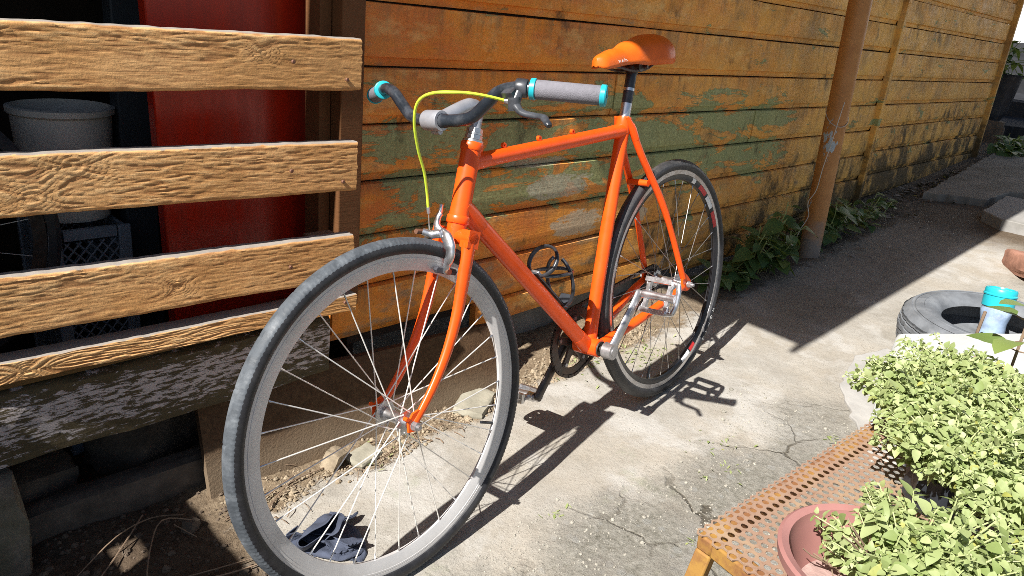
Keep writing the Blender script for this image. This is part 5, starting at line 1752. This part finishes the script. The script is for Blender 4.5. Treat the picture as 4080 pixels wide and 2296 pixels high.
H = [
    # s, t, bag radius, height, label, stems, spread, plant height, lean, leaf, seed
    (.34, .165, .045, .060, 'bushy pale herb in a black bag on the bench right behind the pink pot', 85, .120, .105, V(-.01, -.02, 0), .0195, 31),
    (.32, .28, .045, .060, 'dense pale herb in a black bag on the near bench edge beside the pink pot', 85, .135, .105, V(0, -.02, 0), .0200, 32),
    (.48, .070, .048, .050, 'bushy small-leaved herb in a black bag by the far bench edge', 95, .125, .085, V(.0, .01, 0), .0180, 33),
    (.55, .25, .050, .050, 'tangled small-leaved herb in a black bag on the near side of the bench', 100, .145, .095, V(.0, -.02, 0), .0185, 34),
    (.645, .065, .050, .045, 'pale upright herb in a black bag near the far end of the bench', 100, .130, .066, V(.0, .01, 0), .0180, 35),
    (.70, .24, .050, .045, 'spreading herb in a black bag at the far near-side corner of the bench', 95, .14, .062, V(.0, -.02, 0), .0190, 36),
]
for (s2, t2, br, bh, lab, nst, spr, ph, ln_, lz, sd_) in H:
    p = on_bench(s2, t2)
    r_ = bag_pot('bagged_herb', p, br, bh, lab)
    herb(r_, p + V(0, 0, bh * .86), nst, spr, ph, ln_, lz, sd_, 110, MAT['herb'])
# broad-leaved seedling at the far end
p = on_bench(.80, .09)
sdg = bag_pot('broadleaf_seedling', p, .032, .030, 'dark-stemmed seedling with large veined leaves in front of the teal-lidded jar')
sdm = MB()
big = [MB().add(*leaf_shape(1, .62, .15, c_, 7, .9, .04)).mesh('leaf', MAT['balm'], 60) for c_ in (.1, .3)]
top = V(.01, 0, .18)
sdm.tube(catmull([V(0, 0, .022), V(.005, 0, .12), top], 4), .0028, 6)
srn = random.Random(4)
for (h, a, L_) in ((.175, 2.6, .060), (.175, -.5, .055), (.145, 1.2, .066), (.14, 4.2, .066), (.105, 2.9, .075), (.10, -.3, .070), (.085, 4.6, .07), (.085, 1.4, .07), (.16, 3.6, .05), (.125, 5.3, .062)):
    q = V(.005, 0, h); dr = V(math.cos(a), math.sin(a), .15)
    base = q + dr.normalized() * .022
    sdm.tube([q, base], .0014, 5)
    link('leaf', srn.choice(big), sdg, orient(base, dr, V(srn.uniform(-.3, .1), srn.uniform(-.3, .3), 1), L_))
kind(sdm.build('stems', MAT['twig'], sdg), 'stuff')

# ------------------------------------------------------------------ crumpled rag on the path
rg = MB()
RN = 80
rc = V(.760, 1.100, gz(.752))
rr = random.Random(14)
cloth = [[V(-.135 + .27 * i / RN, -.125 + .25 * j / RN, 0) for j in range(RN + 1)] for i in range(RN + 1)]
for row in cloth:
    for p in row:
        p.z = .004 * noise.noise(V(p.x * 22, p.y * 22, 3)) + .009 * noise.noise(V(p.x * 9, p.y * 9, 8))
def fold(ang, off, turn, rad):
    """roll everything beyond a line over, round a soft bend"""
    nx_, ny_ = math.cos(ang), math.sin(ang)
    for row in cloth:
        for p in row:
            d_ = p.x * nx_ + p.y * ny_ - off
            if d_ > 0:
                a_ = min(d_ / rad, turn)
                rest = max(0, d_ - turn * rad)
                h0 = p.z
                along = rad * math.sin(a_) + rest * math.cos(a_) - h0 * math.sin(a_)
                up2 = rad * (1 - math.cos(a_)) + rest * math.sin(a_) + h0 * math.cos(a_)
                p.x += (along - d_) * nx_; p.y += (along - d_) * ny_; p.z = up2
for (a_, o_2, t_, r_2) in ((R(-20), .030, R(168), .007), (R(75), .040, R(160), .008), (R(-110), .028, R(172), .007), (R(35), .020, R(150), .009), (R(-60), .030, R(140), .008), (R(150), .055, R(120), .006)):
    fold(a_, o_2, t_, r_2)
vs_ = []
ca_, sa_ = math.cos(R(-38)), math.sin(R(-38))
for row in cloth:
    for p in row:
        q = V(p.x, p.y, p.z)
        q.x += .010 * noise.noise(V(p.x * 24, p.y * 24, p.z * 30)); q.y += .010 * noise.noise(V(p.y * 24, p.x * 24, p.z * 30 + 5))
        q.z = q.z * .85 + .0065 * noise.noise(V(p.x * 34, p.y * 34, p.z * 20))
        x = rc.x + (q.x * ca_ - q.y * sa_) * 1.40; y = rc.y + (q.x * sa_ + q.y * ca_) * 1.40
        vs_.append(V(x, y, ground_z(x, y) + max(.0022, q.z + .004)))
k = RN + 1
fs = [(i * k + j, (i + 1) * k + j, (i + 1) * k + j + 1, i * k + j + 1) for i in range(RN) for j in range(RN)]
ro = rg.add(vs_, fs).build('crumpled_rag', MAT['rag'], smooth=50)
so = ro.modifiers.new('thick', 'SOLIDIFY'); so.thickness = .002
tag(ro, 'crumpled dark blue rag on the concrete below the front wheel', 'rag')
